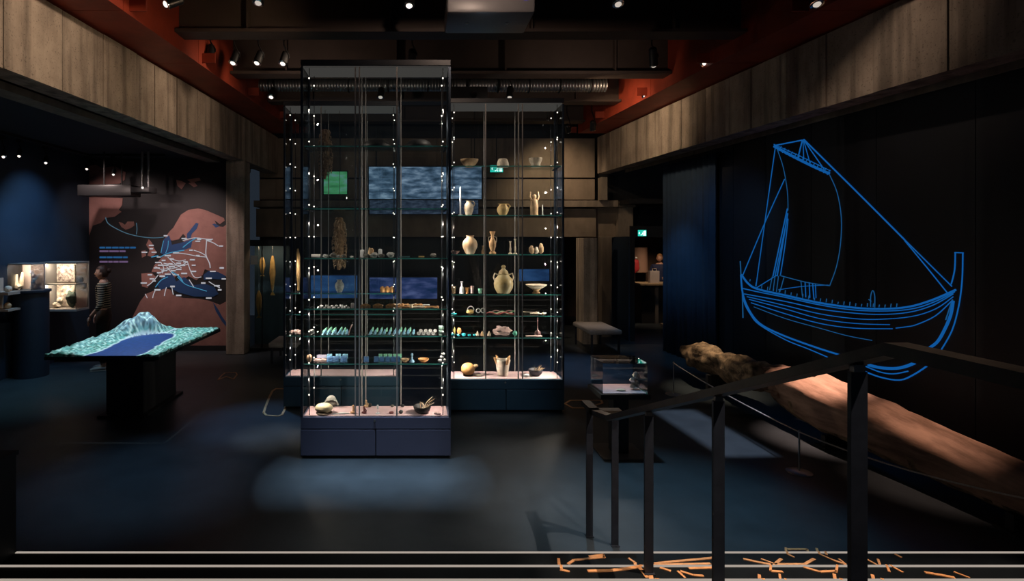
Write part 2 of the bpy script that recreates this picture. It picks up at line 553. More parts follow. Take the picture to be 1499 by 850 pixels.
for pts, wpx in STROKES:
    P = [tread_at(*p) for p in pts]
    for a, b in zip(P, P[1:]):
        mb = MB()
        if abs(a.z - b.z) < 0.01:
            q = (a + b) / 2
            wd = wpx * q.y / F * (1.4 if abs(a.y - b.y) < abs(a.x - b.x) else 0.9)
            mb.bar(a + Vector((0, 0, 0.002)), b + Vector((0, 0, 0.002)), wd, 0.004)
        else:      # the line drops over the nosing
            hi, lo = (a, b) if a.z > b.z else (b, a)
            k = int(round(hi.z / 0.17)) - 1
            t = (NOSE[k] - hi.y) / max(1e-3, lo.y - hi.y)
            t = min(max(t, 0.0), 1.0)
            e = hi.lerp(lo, t); e.z = hi.z; e.y = NOSE[k]
            mb.bar(hi + Vector((0, 0, 0.002)), e + Vector((0, 0.004, 0.002)), wpx * hi.y / F, 0.004)
            e2 = e.copy(); e2.z = lo.z; e2.y = NOSE[k] + 0.006
            mb.obj('inlaid_line', m_inlay, lg)
            mb = MB()
            mb.bar(e2 + Vector((0, 0, 0.002)), lo + Vector((0, 0.004, 0.002)), wpx * lo.y / F, 0.004)
        mb.obj('inlaid_line', m_inlay, lg)

# orange outline loops on the floor
def floor_loop(name, label, pix, r=0.012):
    pts = [Vector((xat(px, F * EYE / (py - VY)), F * EYE / (py - VY), 0.003)) for px, py in pix]
    c = sum(pts, Vector()) / len(pts)
    mb = MB()
    n = len(pts)
    for i in range(n):
        mb.bar(pts[i], pts[(i + 1) % n], r * 2, 0.006)
        mb.cyl(pts[i] - Vector((0, 0, 0.003)), pts[i] + Vector((0, 0, 0.003)), r, r, 10)
    o = own_origin(mb.obj(name, mat('orange_outline', (0.90, 0.50, 0.24), 0.4), None), (c.x, c.y, 0))
    return tag(o, label, 'floor graphic')


floor_loop('floor_outline', 'large orange rounded outline on the floor beside the front showcase base',
           [(386, 604), (389, 595), (394, 582), (399, 572), (404, 569), (424, 569), (427, 572), (422, 584), (417, 599), (413, 607), (407, 609), (390, 608)], 0.014)
floor_loop('floor_outline', 'small orange outline on the floor between relief table and wall vitrine',
           [(319, 556), (324, 550), (329, 546), (345, 545), (347, 548), (342, 555), (331, 551)], 0.010)
floor_loop('floor_outline', 'orange pointed outline on the floor behind the small table vitrine', [(827, 591), (835, 586), (880, 586), (882, 590), (858, 597), (838, 597)], 0.014)

# ---- walls
def ship_x(Y):
    return 5.76 - 0.0874 * Y


def beam_x(side, Y):
    return -3.57 + (Y - 4.59) * 0.0666 if side < 0 else 4.70 - (Y - 4.15) * 0.0874


wl = struct('wall_left', MB().box(-6.5, -6.3, -1.5, 10.5, 0.001, 3.7), m_navy)
wb = struct('wall_map', MB().box(-6.3, -3.55, 10.32, 10.5, 0.001, 3.7), mat('map_sea_paint', (0.010, 0.008, 0.010), 0.6))
struct('baseboard_map', MB().box(-6.29, -3.56, 10.29, 10.319, 0.001, 0.10), m_black)
struct('ceiling_side', MB().box(-6.5, -3.75, -1.5, 10.5, 3.7, 3.8), mat('side_ceiling', (0.010, 0.018, 0.03), 0.8))

# wall behind the ship drawing: abutting panels
wr = thing('wall_ship', None, None, (5.0, 7, 0), kind='structure')
ys = [-1.5, 0.0, 1.5, 2.8, 4.0, 5.1, 6.1, 7.0, 7.8, 8.5, 9.15, 9.75, 10.3]
for a, b in zip(ys, ys[1:]):
    g = 0.004
    mb = MB().slab([(ship_x(a + g), a + g, 0.001), (ship_x(b - g), b - g, 0.001), (ship_x(b - g), b - g, 3.85), (ship_x(a + g), a + g, 3.85)], (0.05, 0, 0))
    mb.obj('wall_panel', m_darkwall, wr)
MB().slab([(ship_x(-1.5) + .03, -1.5, 0.001), (ship_x(10.3) + .03, 10.3, 0.001), (ship_x(10.3) + .03, 10.3, 3.85), (ship_x(-1.5) + .03, -1.5, 3.85)], (0.12, 0, 0)).obj('panel_backing', m_black, wr)

# back of the hall
m_backc = mat('back_concrete', (0.21, 0.165, 0.125), 0.9, 0, 0.3, 1.6, 0.15, (1, 1, 0.5))
YB = 12.0
wbk = thing('wall_back', None, None, (1, YB, 0), kind='structure')
xs = [-3.55, -2.2, -0.9, 0.45, 1.8, 3.15, 4.02]
for a, b in zip(xs, xs[1:]):
    MB().box(a + 0.003, b - 0.003, YB + 0.1, YB + 0.3, 3.54, 4.42).obj('concrete_panel', m_backc, wbk)
    MB().box(a + 0.003, b - 0.003, YB + 0.1, YB + 0.3, 3.04, 3.50).obj('concrete_panel', m_backc, wbk)
MB().box(-3.6, 7.4, YB + 0.3, YB + 0.45, 2.2, 5.2).obj('wall_core', m_black, wbk)
MB().box(-3.6, 3.3, YB + 0.3, YB + 0.45, 0.001, 2.2).obj('wall_core', m_black, wbk)
MB().box(-3.6, 4.02, YB + 0.02, YB + 0.3, 2.2, 2.83).obj('concrete_lintel', m_backc, wbk)
MB().box(-3.6, 4.45, YB - 0.16, YB + 0.3, 2.86, 3.0).obj('concrete_ledge', m_conc2, wbk)
struct('trim_1', MB().box(4.50, 4.82, YB - 0.05, YB + 0.3, 2.19, 2.86).box(4.46, 4.86, YB - 0.1, YB + 0.3, 2.86, 2.98), m_conc2)
struct('trim_2', MB().box(4.02, 4.50, YB + 0.12, YB + 0.3, 2.19, 2.86), m_backc)
struct('concrete_column', MB().box(3.40, 3.69, 10.94, 11.45, 0.001, 2.17, 0.01), m_conc)
struct('concrete_column', MB().box(4.05, 4.28, 11.75, 11.98, 0.001, 2.2, 0.01), m_conc2)
struct('concrete_column', MB().box(-3.54, -3.20, 9.95, 10.3, 0.001, 3.6, 0.01), m_conc)
struct('wall_shop', MB().box(3.3, 8.0, 15.0, 15.15, 0.001, 2.9), mat('shop_wall', (0.10, 0.06, 0.045), 0.8))
struct('wall_passage', MB().box(4.46, 4.56, 11.3, 12.3, 0.001, 2.2), m_navy)
struct('wall_passage_far', MB().box(7.2, 7.3, 10.9, 15.0, 0.001, 2.9), m_navy)
struct('trim_3', MB().box(4.58, 7.3, 11.25, 11.35, 2.18, 2.42).box(4.50, 4.58, 11.26, 11.34, 0.001, 2.42), m_black)
struct('ceiling_passage', MB().box(4.5, 7.3, 11.36, 15.0, 2.9, 3.0), m_black)
# upright concrete pilaster that catches light at the end of the ship-side beam
struct('trim_4', MB().box(4.02, 4.16, 11.7, 11.9, 3.0, 3.5), m_conc2)

# ---- ceiling: slab, concrete edge beams, red girders, dark cross beams
struct('ceiling', MB().box(-4.6, 5.6, -1.5, 15.2, 5.3, 5.5), m_ceil)


def concrete_beam(side):
    ya, yb = -1.0, 11.9
    s = side
    t = thing('ceiling_beam', None, None, (beam_x(s, 6), 6, 3.6), kind='structure')
    def X(Y, off): return beam_x(s, Y) + s * off
    # body, recess and outer strip of the underside
    def slabx(o0, o1, z0, z1, name, m, y0=ya, y1=yb):
        P = [(X(y0, o0), y0), (X(y1, o0), y1), (X(y1, o1), y1), (X(y0, o1), y0)]
        MB().prism(P if s < 0 else P[::-1], z0, z1).obj(name, m, t)
    slabx(0.03, 0.27, 3.6, 4.42, 'beam_core', m_conc)
    slabx(0.27, 0.60, 3.70, 4.40, 'dark_recess', m_black)
    slabx(0.60, 0.85 if s < 0 else 0.62, 3.62, 3.98, 'outer_strip', m_conc2)
    # the imprints of the formwork boards: panels of their own, a hair proud of each other
    r2 = random.Random(11 + s)
    y = ya
    while y < yb - 0.05:
        wdt = r2.choice([0.55, 0.62, 0.70, 0.42])
        y1 = min(y + wdt, yb)
        d = r2.uniform(0.0, 0.014)
        slabx(-d, 0.03, 3.6, 4.40, 'formwork_panel', m_conc, y + 0.006, y1 - 0.006)
        y = y1
    return t


concrete_beam(-1)
concrete_beam(1)


def girder(side):
    s = side
    t = thing('steel_beam', None, None, (beam_x(s, 6), 6, 4.43), kind='structure')
    ya, yb = -1.0, 11.6
    def X(Y, off): return beam_x(s, Y) - s * off
    y = ya
    while y < yb - 0.1:
        y1 = min(y + 1.6, yb)
        for o0, o1, z0, z1, nm in ((-0.12, 0.56, 4.43, 4.46, 'soffit_plate'), (0.53, 0.56, 4.46, 5.29, 'web_plate')):
            P = [(X(y + .004, o0), y + .004), (X(y1 - .004, o0), y1 - .004), (X(y1 - .004, o1), y1 - .004), (X(y + .004, o1), y + .004)]
            MB().prism(P, z0, z1).obj(nm, m_red, t)
        # stiffener bracket that carries the cross beam
        MB().prism([(X(y1, 0.56), y1 + 0.10), (X(y1, 0.56), y1 + 0.12), (X(y1, 0.74), y1 + 0.12), (X(y1, 0.74), y1 + 0.10)], 4.47, 4.595).obj('bracket', m_red, t)
        y = y1


girder(-1)
girder(1)


def cross_beam(Y):
    x0 = beam_x(-1, Y) + 0.57
    x1 = beam_x(1, Y) - 0.57
    t = thing('ceiling_beam', None, None, (0, Y, 4.6), kind='structure')
    MB().box(x0, x1, Y - 0.02, Y + 0.24, 4.60, 4.64).obj('bottom_flange', m_beam, t)
    MB().box(x0, x1, Y + 0.10, Y + 0.12, 4.64, 5.29).obj('web_plate', m_beam, t)
    for i in range(4):
        x = x0 + (x1 - x0) * (i + 0.5) / 4
        MB().box(x - 0.012, x + 0.012, Y + 0.01, Y + 0.21, 4.641, 5.28).obj('stiffener', m_beam, t)


for Y in (3.2, 4.8, 6.4, 8.0, 9.6, 11.2):
    cross_beam(Y)


# ventilation duct, ribbed
def duct(px0, px1, Y, z, r, label):
    x0, x1 = xat(px0, Y), xat(px1, Y)
    t = thing('ventilation_duct', label, 'duct', ((x0 + x1) / 2, Y, z))
    prof = []
    n = int((x1 - x0) / 0.05)
    for i in range(n + 1):
        x = x0 + (x1 - x0) * i / n
        prof += [(x - 0.012, r * 0.93), (x, r), (x + 0.012, r * 0.93)]
    mb = MB()
    mb.tube([(x, Y, z) for x, _ in prof], [q for _, q in prof], 14)
    mb.obj('duct_pipe', m_duct, t, 50)
    for i in range(5):
        x = x0 + (x1 - x0) * (i + 0.5) / 5
        mb = MB()
        mb.tube([(x, Y + (r + .006) * cos(a), z + (r + .006) * sin(a)) for a in [2 * pi * k / 20 for k in range(20)]], 0.012, 6, True)
        mb.cyl((x, Y, z + r), (x, Y, 5.3), 0.008, None, 6)
        mb.obj('hanger', m_black, t)


duct(366, 655, 9.25, 4.79, 0.105, 'smooth grey round duct under the ceiling on the map side')
duct(662, 886, 9.25, 4.79, 0.115, 'ribbed grey flexible duct under the ceiling on the ship side')
# ================================================================== TALL GLASS SHOWCASES
m_glass = glass('case_glass', (0.965, 0.985, 0.985), 0.8)
m_shelf = glass('shelf_glass', (0.94, 0.97, 0.97), 0.35)
m_edge = mat('glass_edge', (0.10, 0.32, 0.32), 0.15, 0, spec=0.8)
_nt = m_edge.node_tree
_tr = _nt.nodes.new('ShaderNodeBsdfTranslucent'); _tr.inputs[0].default_value = (0.30, 0.75, 0.72, 1)
_mx = _nt.nodes.new('ShaderNodeMixShader'); _mx.inputs[0].default_value = 0.6
_out = next(n for n in _nt.nodes if n.type == 'OUTPUT_MATERIAL')
_nt.links.new(_nt.nodes['Principled BSDF'].outputs[0], _mx.inputs[1]); _nt.links.new(_tr.outputs[0], _mx.inputs[2]); _nt.links.new(_mx.outputs[0], _out.inputs[0])
m_alu = mat('dark_aluminium', (0.055, 0.075, 0.105), 0.35, 0.6)
m_post = mat('anodised_post', (0.46, 0.44, 0.42), 0.45, 0.35)
m_plinth = mat('blue_grey_plinth', (0.085, 0.092, 0.150), 0.45, 0, 0.05, 3)
m_plinth2 = mat('deep_blue_plinth', (0.045, 0.105, 0.165), 0.45, 0, 0.05, 3)
m_deck = mat('pale_pink_deck', (0.66, 0.45, 0.46), 0.8, 0, 0.06, 8)
m_steel = mat('brushed_steel', (0.6, 0.6, 0.6), 0.3, 1.0)
m_lamp = glow('led_glow', (1.0, 0.90, 0.78), 2.2, True)
m_panel = glow('light_panel_glow', (1.0, 0.93, 0.86), 0.05, True)
m_case_dark = mat('case_frame_dark', (0.022, 0.026, 0.034), 0.4)

SHELF_Z = [0.915, 1.185, 1.45, 1.945, 2.43, 3.04]
DECK = 0.41


def showcase(label, x0, x1, y0, y1, mids, plinth_mat, shelves, watts, led_front=True):
    t = thing('showcase', label, 'showcase', ((x0 + x1) / 2, y0, 0), group='tall glass showcases')
    xm = (x0 + x1) / 2
    # plinth: recessed toe, two door panels, upper band
    MB().box(x0 + .02, x1 - .02, y0 + .03, y1 - .01, 0, 0.30).obj('plinth_core', m_black, t)
    for a, b in ((x0, xm - .004), (xm + .004, x1)):
        p = MB().box(a, b, y0, y0 + .028, 0.03, 0.282, 0.004).obj('door_panel', plinth_mat, t)
    MB().box(x0, x0 + .02, y0 + .03, y1, 0.03, 0.282).obj('side_panel', plinth_mat, t)
    MB().box(x1 - .02, x1, y0 + .03, y1, 0.03, 0.282).obj('side_panel', plinth_mat, t)
    MB().box(x0, x1, y0, y1, 0.290, 0.402, 0.003).obj('plinth_band', plinth_mat, t)
    l = MB().cyl((xm - .01, y0 - .008, 0.37), (xm - .01, y0 + .001, 0.37), 0.011, None, 14).obj('lock', m_steel, t)
    MB().box(x0 + .03, x1 - .03, y0 + .03, y1 - .03, 0.402, DECK).obj('deck', m_deck, t)
    # posts
    zt = 3.80
    pw = .022
    for x, y in ((x0, y0), (x1 - pw, y0), (x0, y1 - pw), (x1 - pw, y1 - pw)):
        MB().box(x, x + pw, y, y + pw, DECK - .008, zt).obj('post', m_alu, t)
    for x in mids:
        MB().box(x - .006, x + .006, y0 + .002, y0 + .02, DECK, zt).obj('mullion', m_post, t)
        MB().box(x - .004 + .03, x + .004 + .03, y1 - .02, y1 - .004, DECK, zt).obj('mullion', m_post, t)
    # glass
    cuts = [x0 + pw] + list(mids) + [x1 - pw]
    for a, b in zip(cuts, cuts[1:]):
        MB().box(a + .007, b - .007, y0 + .006, y0 + .014, DECK, zt).obj('glass_pane', m_glass, t)
    MB().box(x0 + pw, x1 - pw, y1 - .014, y1 - .006, DECK, zt).obj('glass_pane', m_glass, t)
    MB().box(x0 + .006, x0 + .014, y0 + pw, y1 - pw, DECK, zt).obj('glass_pane', m_glass, t)
    MB().box(x1 - .014, x1 - .006, y0 + pw, y1 - pw, DECK, zt).obj('glass_pane', m_glass, t)
    for z in shelves:
        mb = MB()
        mb.box(x0 + .03, x1 - .03, y0 + .036, y1 - .03, z - .010, z)
        mb.cur = 1
        mb.box(x0 + .03, x1 - .03, y0 + .030, y0 + .036, z - .011, z + .0005)
        mb.obj('glass_shelf', [m_shelf, m_edge], t)
        for x in (x0 + .05, x1 - .05):
            MB().box(x - .01, x + .01, y0 + .04, y1 - .04, z - .018, z - .0105).obj('shelf_support', m_case_dark, t)
    # light box
    MB().box(x0, x1, y0, y1, zt + .012, 3.87, 0.004).obj('light_box', m_case_dark, t)
    MB().box(x0 + .02, x1 - .02, y0 + .02, y1 - .02, zt, zt + .012).obj('light_panel', m_panel, t)
    # LED heads on slim rods in the corners, and the light they throw
    n = 11
    for x, y in ((x0 + .075, y0 + .05), (x1 - .075, y0 + .05), (x0 + .075, y1 - .06), (x1 - .075, y1 - .06)):
        rod = MB().cyl((x, y, DECK), (x, y, zt), .004, None, 6).obj('led_rod', m_case_dark, t)
        for k in range(n):
            z = DECK + 0.20 + k * (zt - DECK - 0.30) / (n - 1)
            MB().cyl((x, y - .012, z - .006), (x, y - .012, z + .006), .0065, None, 8).obj('led_head', m_lamp, rod)
    levels = [DECK] + list(shelves)
    tops = list(shelves) + [zt]
    for i, (za, zb) in enumerate(zip(levels, tops)):
        z = min(za + .34, zb - .06)
        for sx in (1, -1):
            xx = x0 + .05 if sx > 0 else x1 - .05
            area('case_led', (xx, y0 + .07, z), (sx, .35, -.42), .02, .02, watts * (2.3 if i == 0 else 0.6 if i == len(levels) - 1 else 1.0), (1.0, 0.86, 0.72), 170)
    return t


Y1a, Y1b = 5.20, 5.56
X1a, X1b = -1.126, 0.331
showcase('front glass showcase of many small finds, blue grey two-door base, standing alone before the others', X1a, X1b, Y1a, Y1b,
         [xat(520, Y1a), xat(526, Y1a), xat(581, Y1a)], m_plinth, SHELF_Z, 1.7)
Y2a, Y2b = 6.60, 7.02
X2a, X2b = 0.387, 1.816
showcase('glass showcase of pottery jars and vases, dark blue base, on the ship drawing side', X2a, X2b, Y2a, Y2b,
         [xat(711, Y2a), xat(759, Y2a), xat(765, Y2a)], m_plinth2, SHELF_Z, 2.6)
Y3a, Y3b = 6.74, 7.14
X3a, X3b = -1.675, -0.22
showcase('rear glass showcase with shaggy brown bundles, half hidden behind the front showcase', X3a, X3b, Y3a, Y3b,
         [xat(470, Y3a), xat(530, Y3a)], m_plinth2, SHELF_Z[:3], 1.0)

# ------------------------------------------------------------------ exhibits
m_green = mat('pale_green_flint', (0.26, 0.62, 0.44), 0.45, 0, 0.45, 40)
m_blueflint = mat('pale_blue_flint', (0.24, 0.52, 0.72), 0.45, 0, 0.45, 40)
m_brown = mat('brown_bone', (0.50, 0.26, 0.11), 0.6, 0, 0.4, 40)
m_cream = mat('cream_bone', (0.72, 0.60, 0.46), 0.6, 0, 0.2, 40)
m_grey = mat('grey_metal_find', (0.34, 0.34, 0.33), 0.5, 0.3, 0.3, 40)
m_iron = mat('dark_iron', (0.035, 0.033, 0.032), 0.55, 0.4, 0.3, 30)
m_stone = mat('dark_stone', (0.10, 0.095, 0.085), 0.8, 0, 0.4, 30)
m_white = mat('chalk_white', (0.72, 0.72, 0.74), 0.7, 0, 0.1, 30)
m_pink = mat('pinkish_stone', (0.66, 0.45, 0.42), 0.7, 0, 0.2, 30)
m_orange = mat('orange_earthenware', (0.66, 0.30, 0.10), 0.55, 0, 0.25, 14)
m_tan = mat('tan_earthenware', (0.52, 0.34, 0.19), 0.6, 0, 0.3, 18)
m_gold = mat('golden_brass', (0.62, 0.42, 0.16), 0.35, 0.7, 0.3, 14)
m_wood = mat('old_dark_wood', (0.07, 0.042, 0.025), 0.75, 0, 0.4, 20)
m_redcl = mat('red_cloth', (0.42, 0.06, 0.07), 0.8, 0, 0.2, 30)
m_greencl = mat('green_cloth', (0.10, 0.28, 0.13), 0.8, 0, 0.2, 30)
m_teal = mat('turquoise_glass', (0.05, 0.45, 0.52), 0.2, 0, 0.3, 30)
m_label = mat('label_card', (0.55, 0.53, 0.52), 0.7)
m_black_item = mat('black_find', (0.018, 0.017, 0.018), 0.5)
m_dred = mat('dark_red_find', (0.14, 0.03, 0.03), 0.5)


def item(mb, name, m, label, cat, p, group=None, rz=0.0, smooth=40, scale=1.0):
    """a one-mesh exhibit built about its own base point and set down at p"""
    o = mb.obj(name, m, None, smooth)
    o.location = p
    o.rotation_euler = (0, 0, rz)
    o.scale = (scale,) * 3
    return tag(o, label, cat, group)


def copy_item(src, p, label, rz=0.0, scale=1.0, m=None):
    o = src.copy()
    COL.objects.link(o)
    o.location = p
    o.rotation_euler = (0, 0, rz)
    o.scale = (scale,) * 3
    o['label'] = label
    return o


def mesh_blade(L=.10, W=.022, T=.010, lean=.55):
    """a flint blade lying on a small tilted rest"""
    mb = MB()
    out = [(-W * .5, 0), (-W * .62, L * .4), (-W * .3, L * .85), (0, L), (W * .35, L * .8), (W * .6, L * .35), (W * .45, 0)]
    n = len(out)
    vs = [Vector((x, y, 0)) for x, y in out] + [Vector((x * .55, L * .08 + y * .86, T)) for x, y in out]
    fs = [tuple(range(n))[::-1], tuple(range(n, 2 * n))] + [(i, (i + 1) % n, n + (i + 1) % n, n + i) for i in range(n)]
    mb.add(vs, fs)
    mb.move(Matrix.Rotation(lean, 4, 'X'))
    # the rest it leans on
    mb.add([(-.004, L * .55, 0), (.004, L * .55, 0), (.004, L * .8, 0), (-.004, L * .8, 0), (-.004, L * .72, L * .72 * math.tan(lean) * .93), (.004, L * .72, L * .72 * math.tan(lean) * .93)],
           [(0, 1, 2, 3), (0, 4, 5, 1), (3, 2, 5, 4), (0, 3, 4), (1, 5, 2)])
    return mb


def mesh_tablet(Wd=.07, H=.05):
    mb = MB().box(-Wd / 2, Wd / 2, 0, .012, 0, H, .003)
    mb.box(-Wd * .38, Wd * .38, -.004, .001, H * .22, H * .4).box(-Wd * .38, Wd * .2, -.004, .001, H * .55, H * .7)
    mb.move(Matrix.Rotation(-.35, 4, 'X'))
    lo = min(v.z for v in mb.v)
    return mb.move(Matrix.Translation((0, 0, -lo)))


def mesh_sherd(seed, s=.03):
    r = random.Random(seed)
    n = 6
    pl = []
    for k in range(n):
        q = s * r.uniform(.7, 1.2)
        pl.append((q * cos(2 * pi * k / n), q * .8 * sin(2 * pi * k / n)))
    mb = MB()
    vs = [(x, y, 0) for x, y in pl] + [(x * .8, y * .8, s * r.uniform(.35, .8)) for x, y in pl]
    mb.add(vs, [tuple(range(n))[::-1], tuple(range(n, 2 * n))] + [(i, (i + 1) % n, n + (i + 1) % n, n + i) for i in range(n)])
    return mb


def mesh_comb(L=.11, H=.045):
    mb = MB()
    arc = [(-L / 2 + L * k / 8, H * (.62 + .38 * sin(pi * k / 8))) for k in range(9)]
    mb.slab([(x, 0, z) for x, z in [(-L / 2, H * .45)] + arc + [(L / 2, H * .45)]], (0, .009, 0))
    for k in range(11):
        x = -L / 2 + L * (k + .5) / 11
        mb.box(x - L * .03, x + L * .03, .002, .007, 0, H * .47)
    return mb


def mesh_bone(L=.13, r=.011):
    mb = MB().tube([(-L / 2, 0, r), (-L * .3, .004, r), (0, 0, r * 1.2), (L * .3, -.003, r), (L / 2, 0, r)], [r * .9, r * .55, r * .5, r * .6, r * .9], 8)
    for sx in (-1, 1):
        for sy in (-1, 1):
            mb.rock((sx * L / 2, sy * r * .7, 0), r * .8, r * .8, r * .8, 3, .1, 1)
    return mb


def mesh_coin(r=.017):
    mb = MB().lathe([(0, 0), (r * .9, 0), (r, .002), (r * .94, .005), (r * .8, .004), (0, .0045)], seg=18)
    mb.move(Matrix.Rotation(1.05, 4, 'X'))
    lo = min(v.z for v in mb.v)
    mb.move(Matrix.Translation((0, 0, -lo)))
    mb.box(-.004, .004, r * .3, r * 1.1, 0, r * .9)
    return mb


def mesh_bowl(r=.08, h=.06, foot=.035, t=.006):
    return MB().lathe([(0, .004), (foot, 0), (foot, .008), (r * .7, h * .35), (r * .95, h * .75), (r, h), (r - t, h), (r * .9 - t, h * .72), (r * .6, h * .38), (0, h * .2)], seg=24)


def mesh_jar(r=.06, h=.13, neck=.025, lip=.035):
    return MB().lathe([(0, 0), (r * .5, 0), (r * .62, h * .06), (r * .96, h * .36), (r, h * .52), (r * .86, h * .72), (neck, h * .88), (neck * .95, h * .94), (lip, h), (lip - .006, h), (neck * .75, h * .93), (neck * .7, h * .85), (0, h * .8)], seg=24)


F1 = Y1a + .085       # front row of the front showcase
B1 = Y1a + .235
nm_front = 'front showcase'


def xf(px, y): return xat(px, y)


# --- front showcase, second shelf above the deck: rows of pale flint blades
proto = None
def row(maker, mats, name, cat, pxs, y, z, lab, group, rzs=None, scales=None, zoff=0):
    """a row of like finds; one mesh per kind, copies share it"""
    src = {}
    for i, px in enumerate(pxs):
        m = mats[i % len(mats)]
        l = lab.format(ORD[i])
        p = Vector((xat(px, y), y, z + zoff))
        rz = rzs[i % len(rzs)] if rzs else 0.0
        sc = scales[i % len(scales)] if scales else 1.0
        if m.name not in src:
            src[m.name] = item(maker, name, m, l, cat, p, group, rz, 40, sc)
        else:
            c = copy_item(src[m.name], p, l, rz, sc)
            c['group'] = group
    return src


z = SHELF_Z[1] + .001
row(mesh_blade(.085, .026), [m_blueflint], 'flint_blade', 'flint', [472, 479, 486, 494, 501, 508], F1, z, '{} pale flint blade from map side, lower row, map end of blade shelf, front showcase', 'flint blades on the blade shelf', [-.5, -.4, -.55, -.45, -.2, .1], [1, .9, 1.05])
row(mesh_blade(.075, .026), [m_green], 'flint_blade', 'flint', [473, 480, 487, 497, 504], B1, z + .0, '{} pale green flint blade from map side, upper row, map end, blade shelf, front showcase', 'flint blades on the blade shelf', [-.6, -.5, -.5, -.3, -.1], [1, 1.1])
row(mesh_blade(.085, .024), [m_blueflint], 'flint_blade', 'flint', [541, 548, 555, 562, 569, 576, 583, 590, 597, 604], F1, z, '{} pale blue flint blade from map side, lower row, middle of blade shelf, front showcase', 'flint blades on the blade shelf', [-.3, -.2, -.3, -.1, -.25], [1, .95, 1.05])
row(mesh_blade(.078, .024), [m_green], 'flint_blade', 'flint', [543, 551, 557, 564, 571, 578, 585, 592, 599], B1, z, '{} green flint blade from map side, upper row, middle of blade shelf, front showcase', 'flint blades on the blade shelf', [-.35, -.2, -.25], [1, .92])
row(mesh_coin(.019), [m_grey], 'coin', 'coin', [613, 620, 627, 634], F1, z, '{} grey coin from map side, lower row at ship end of blade shelf, front showcase', 'coins on the blade shelf')
row(mesh_coin(.019), [m_grey], 'coin', 'coin', [616, 623, 630, 637], B1, z, '{} grey coin from map side, upper row at ship end of blade shelf, front showcase', 'coins on the blade shelf')
item(mesh_bone(.10, .009).move(Matrix.Rotation(-1.2, 4, 'Y')).move(Matrix.Translation((0, 0, .045))), 'bone_pin', m_pink, 'pinkish upright bone pin after the flint blades, blade shelf, front showcase', 'bone pin', (xat(513.5, F1), F1 + .02, z + .002))
item(MB().box(-.025, .025, 0, .06, 0, .04, .004).box(-.025, .025, .03, .06, .04, .085, .004), 'stepped_block', mat('pale_green_block', (.40, .60, .52), .5), 'pale green stepped block at the ship end of blade shelf, front showcase', 'block', (xat(646, F1), F1 - .01, z))
item(MB().rock((0, 0, 0), .028, .022, .03, 4, .3), 'pebble', m_grey, 'grey blue pebble at the map end of blade shelf, front showcase', 'pebble', (xat(456, F1), F1, z))

# third shelf: metal bits and brown bone
z = SHELF_Z[2] + .001
row(mesh_sherd(3, .020), [m_grey, m_white], 'metal_fragment', 'fragment', [468, 475, 482, 489, 496, 503, 510], F1, z, '{} small pale metal fragment from map side, front row, third shelf of front showcase', 'metal fragments on the third shelf', [0, 1, 2, .5, 2.5], [1, .8, 1.2])
row(mesh_sherd(5, .018), [m_white, m_grey], 'metal_fragment', 'fragment', [471, 479, 486, 493, 500, 506], B1, z, '{} small pale metal fragment from map side, rear row, third shelf of front showcase', 'metal fragments on the third shelf', [0, 1.3, 2.2], [1, 1.3, .9])
item(MB().box(-.015, .015, 0, .012, 0, .05, .003), 'label_card', m_label, 'pale upright label card after the metal fragments, third shelf, front showcase', 'label card', (xat(516, F1), F1, z))
row(mesh_comb(.10, .042), [m_brown], 'bone_comb', 'comb', [535, 553, 572], F1, z, '{} brown bone comb from map side, front row, third shelf of front showcase', 'bone combs on the third shelf', [.1, -.1])
row(mesh_bone(.13, .012), [m_brown, m_cream], 'bone_tool', 'bone tool', [590, 612, 632], F1, z, '{} brown bone tool from map side, front row, third shelf of front showcase', 'bone tools on the third shelf', [.1, .25, -.05])
row(mesh_bone(.09, .014), [m_brown, m_cream, m_brown], 'bone_tool', 'bone tool', [573, 580, 587, 593, 605, 612], B1, z, '{} short brown bone piece from map side, rear row, third shelf of front showcase', 'bone tools on the third shelf', [1.0, .8, 1.2, .9])
item(mesh_bone(.07, .008), 'bone_tool', m_cream, 'small cream bone sliver at the rear before the brown bones, third shelf, front showcase', 'bone tool', (xat(555, B1), B1, z))
item(mesh_bone(.09, .007), 'bone_tool', m_white, 'thin whitish bone awl at the rear ship end, third shelf, front showcase', 'bone tool', (xat(622, B1 + .06), B1 + .06, z))

# first shelf: bluish tablets and bowls
z = SHELF_Z[0] + .001
m_blocl = mat('blue_grey_tablet', (.20, .42, .80), .5, 0, .3, 30)
row(mesh_tablet(.062, .058), [m_blocl], 'mould_tablet', 'tablet', [483, 492, 503], F1, z, '{} pale blue tablet from map side, lower row, map end, lowest shelf, front showcase', 'tablets on the lowest shelf')
row(mesh_tablet(.055, .045), [m_blueflint], 'mould_tablet', 'tablet', [482, 495, 505], B1 + .02, z, '{} grey blue tablet from map side, upper row, map end, lowest shelf, front showcase', 'tablets on the lowest shelf')
row(mesh_tablet(.05, .055), [m_blocl], 'mould_tablet', 'tablet', [536, 551, 559, 567, 575, 582], F1, z, '{} blue tablet from map side, lower row, middle of lowest shelf, front showcase', 'tablets on the lowest shelf')
row(mesh_tablet(.04, .045), [m_green], 'mould_tablet', 'tablet', [557, 564, 571, 578, 585], B1 + .02, z, '{} small green tablet from map side, upper row, lowest shelf, front showcase', 'tablets on the lowest shelf')
item(MB().rock((0, 0, 0), .028, .03, .04, 2, .2).rock((0, 0, .05), .022, .02, .024, 5, .15, 2, False), 'clay_figure', mat('skin_clay', (.62, .40, .27), .6), 'small reddish clay figure at the map end of lowest shelf, front showcase', 'figure', (xat(453, F1), F1, z))
item(MB().box(-.06, .06, 0, .07, 0, .02, .004), 'cloth_sample', m_pink, 'folded pinkish cloth sample beside the clay figure, lowest shelf, front showcase', 'cloth sample', (xat(468, F1), F1 + .02, z))
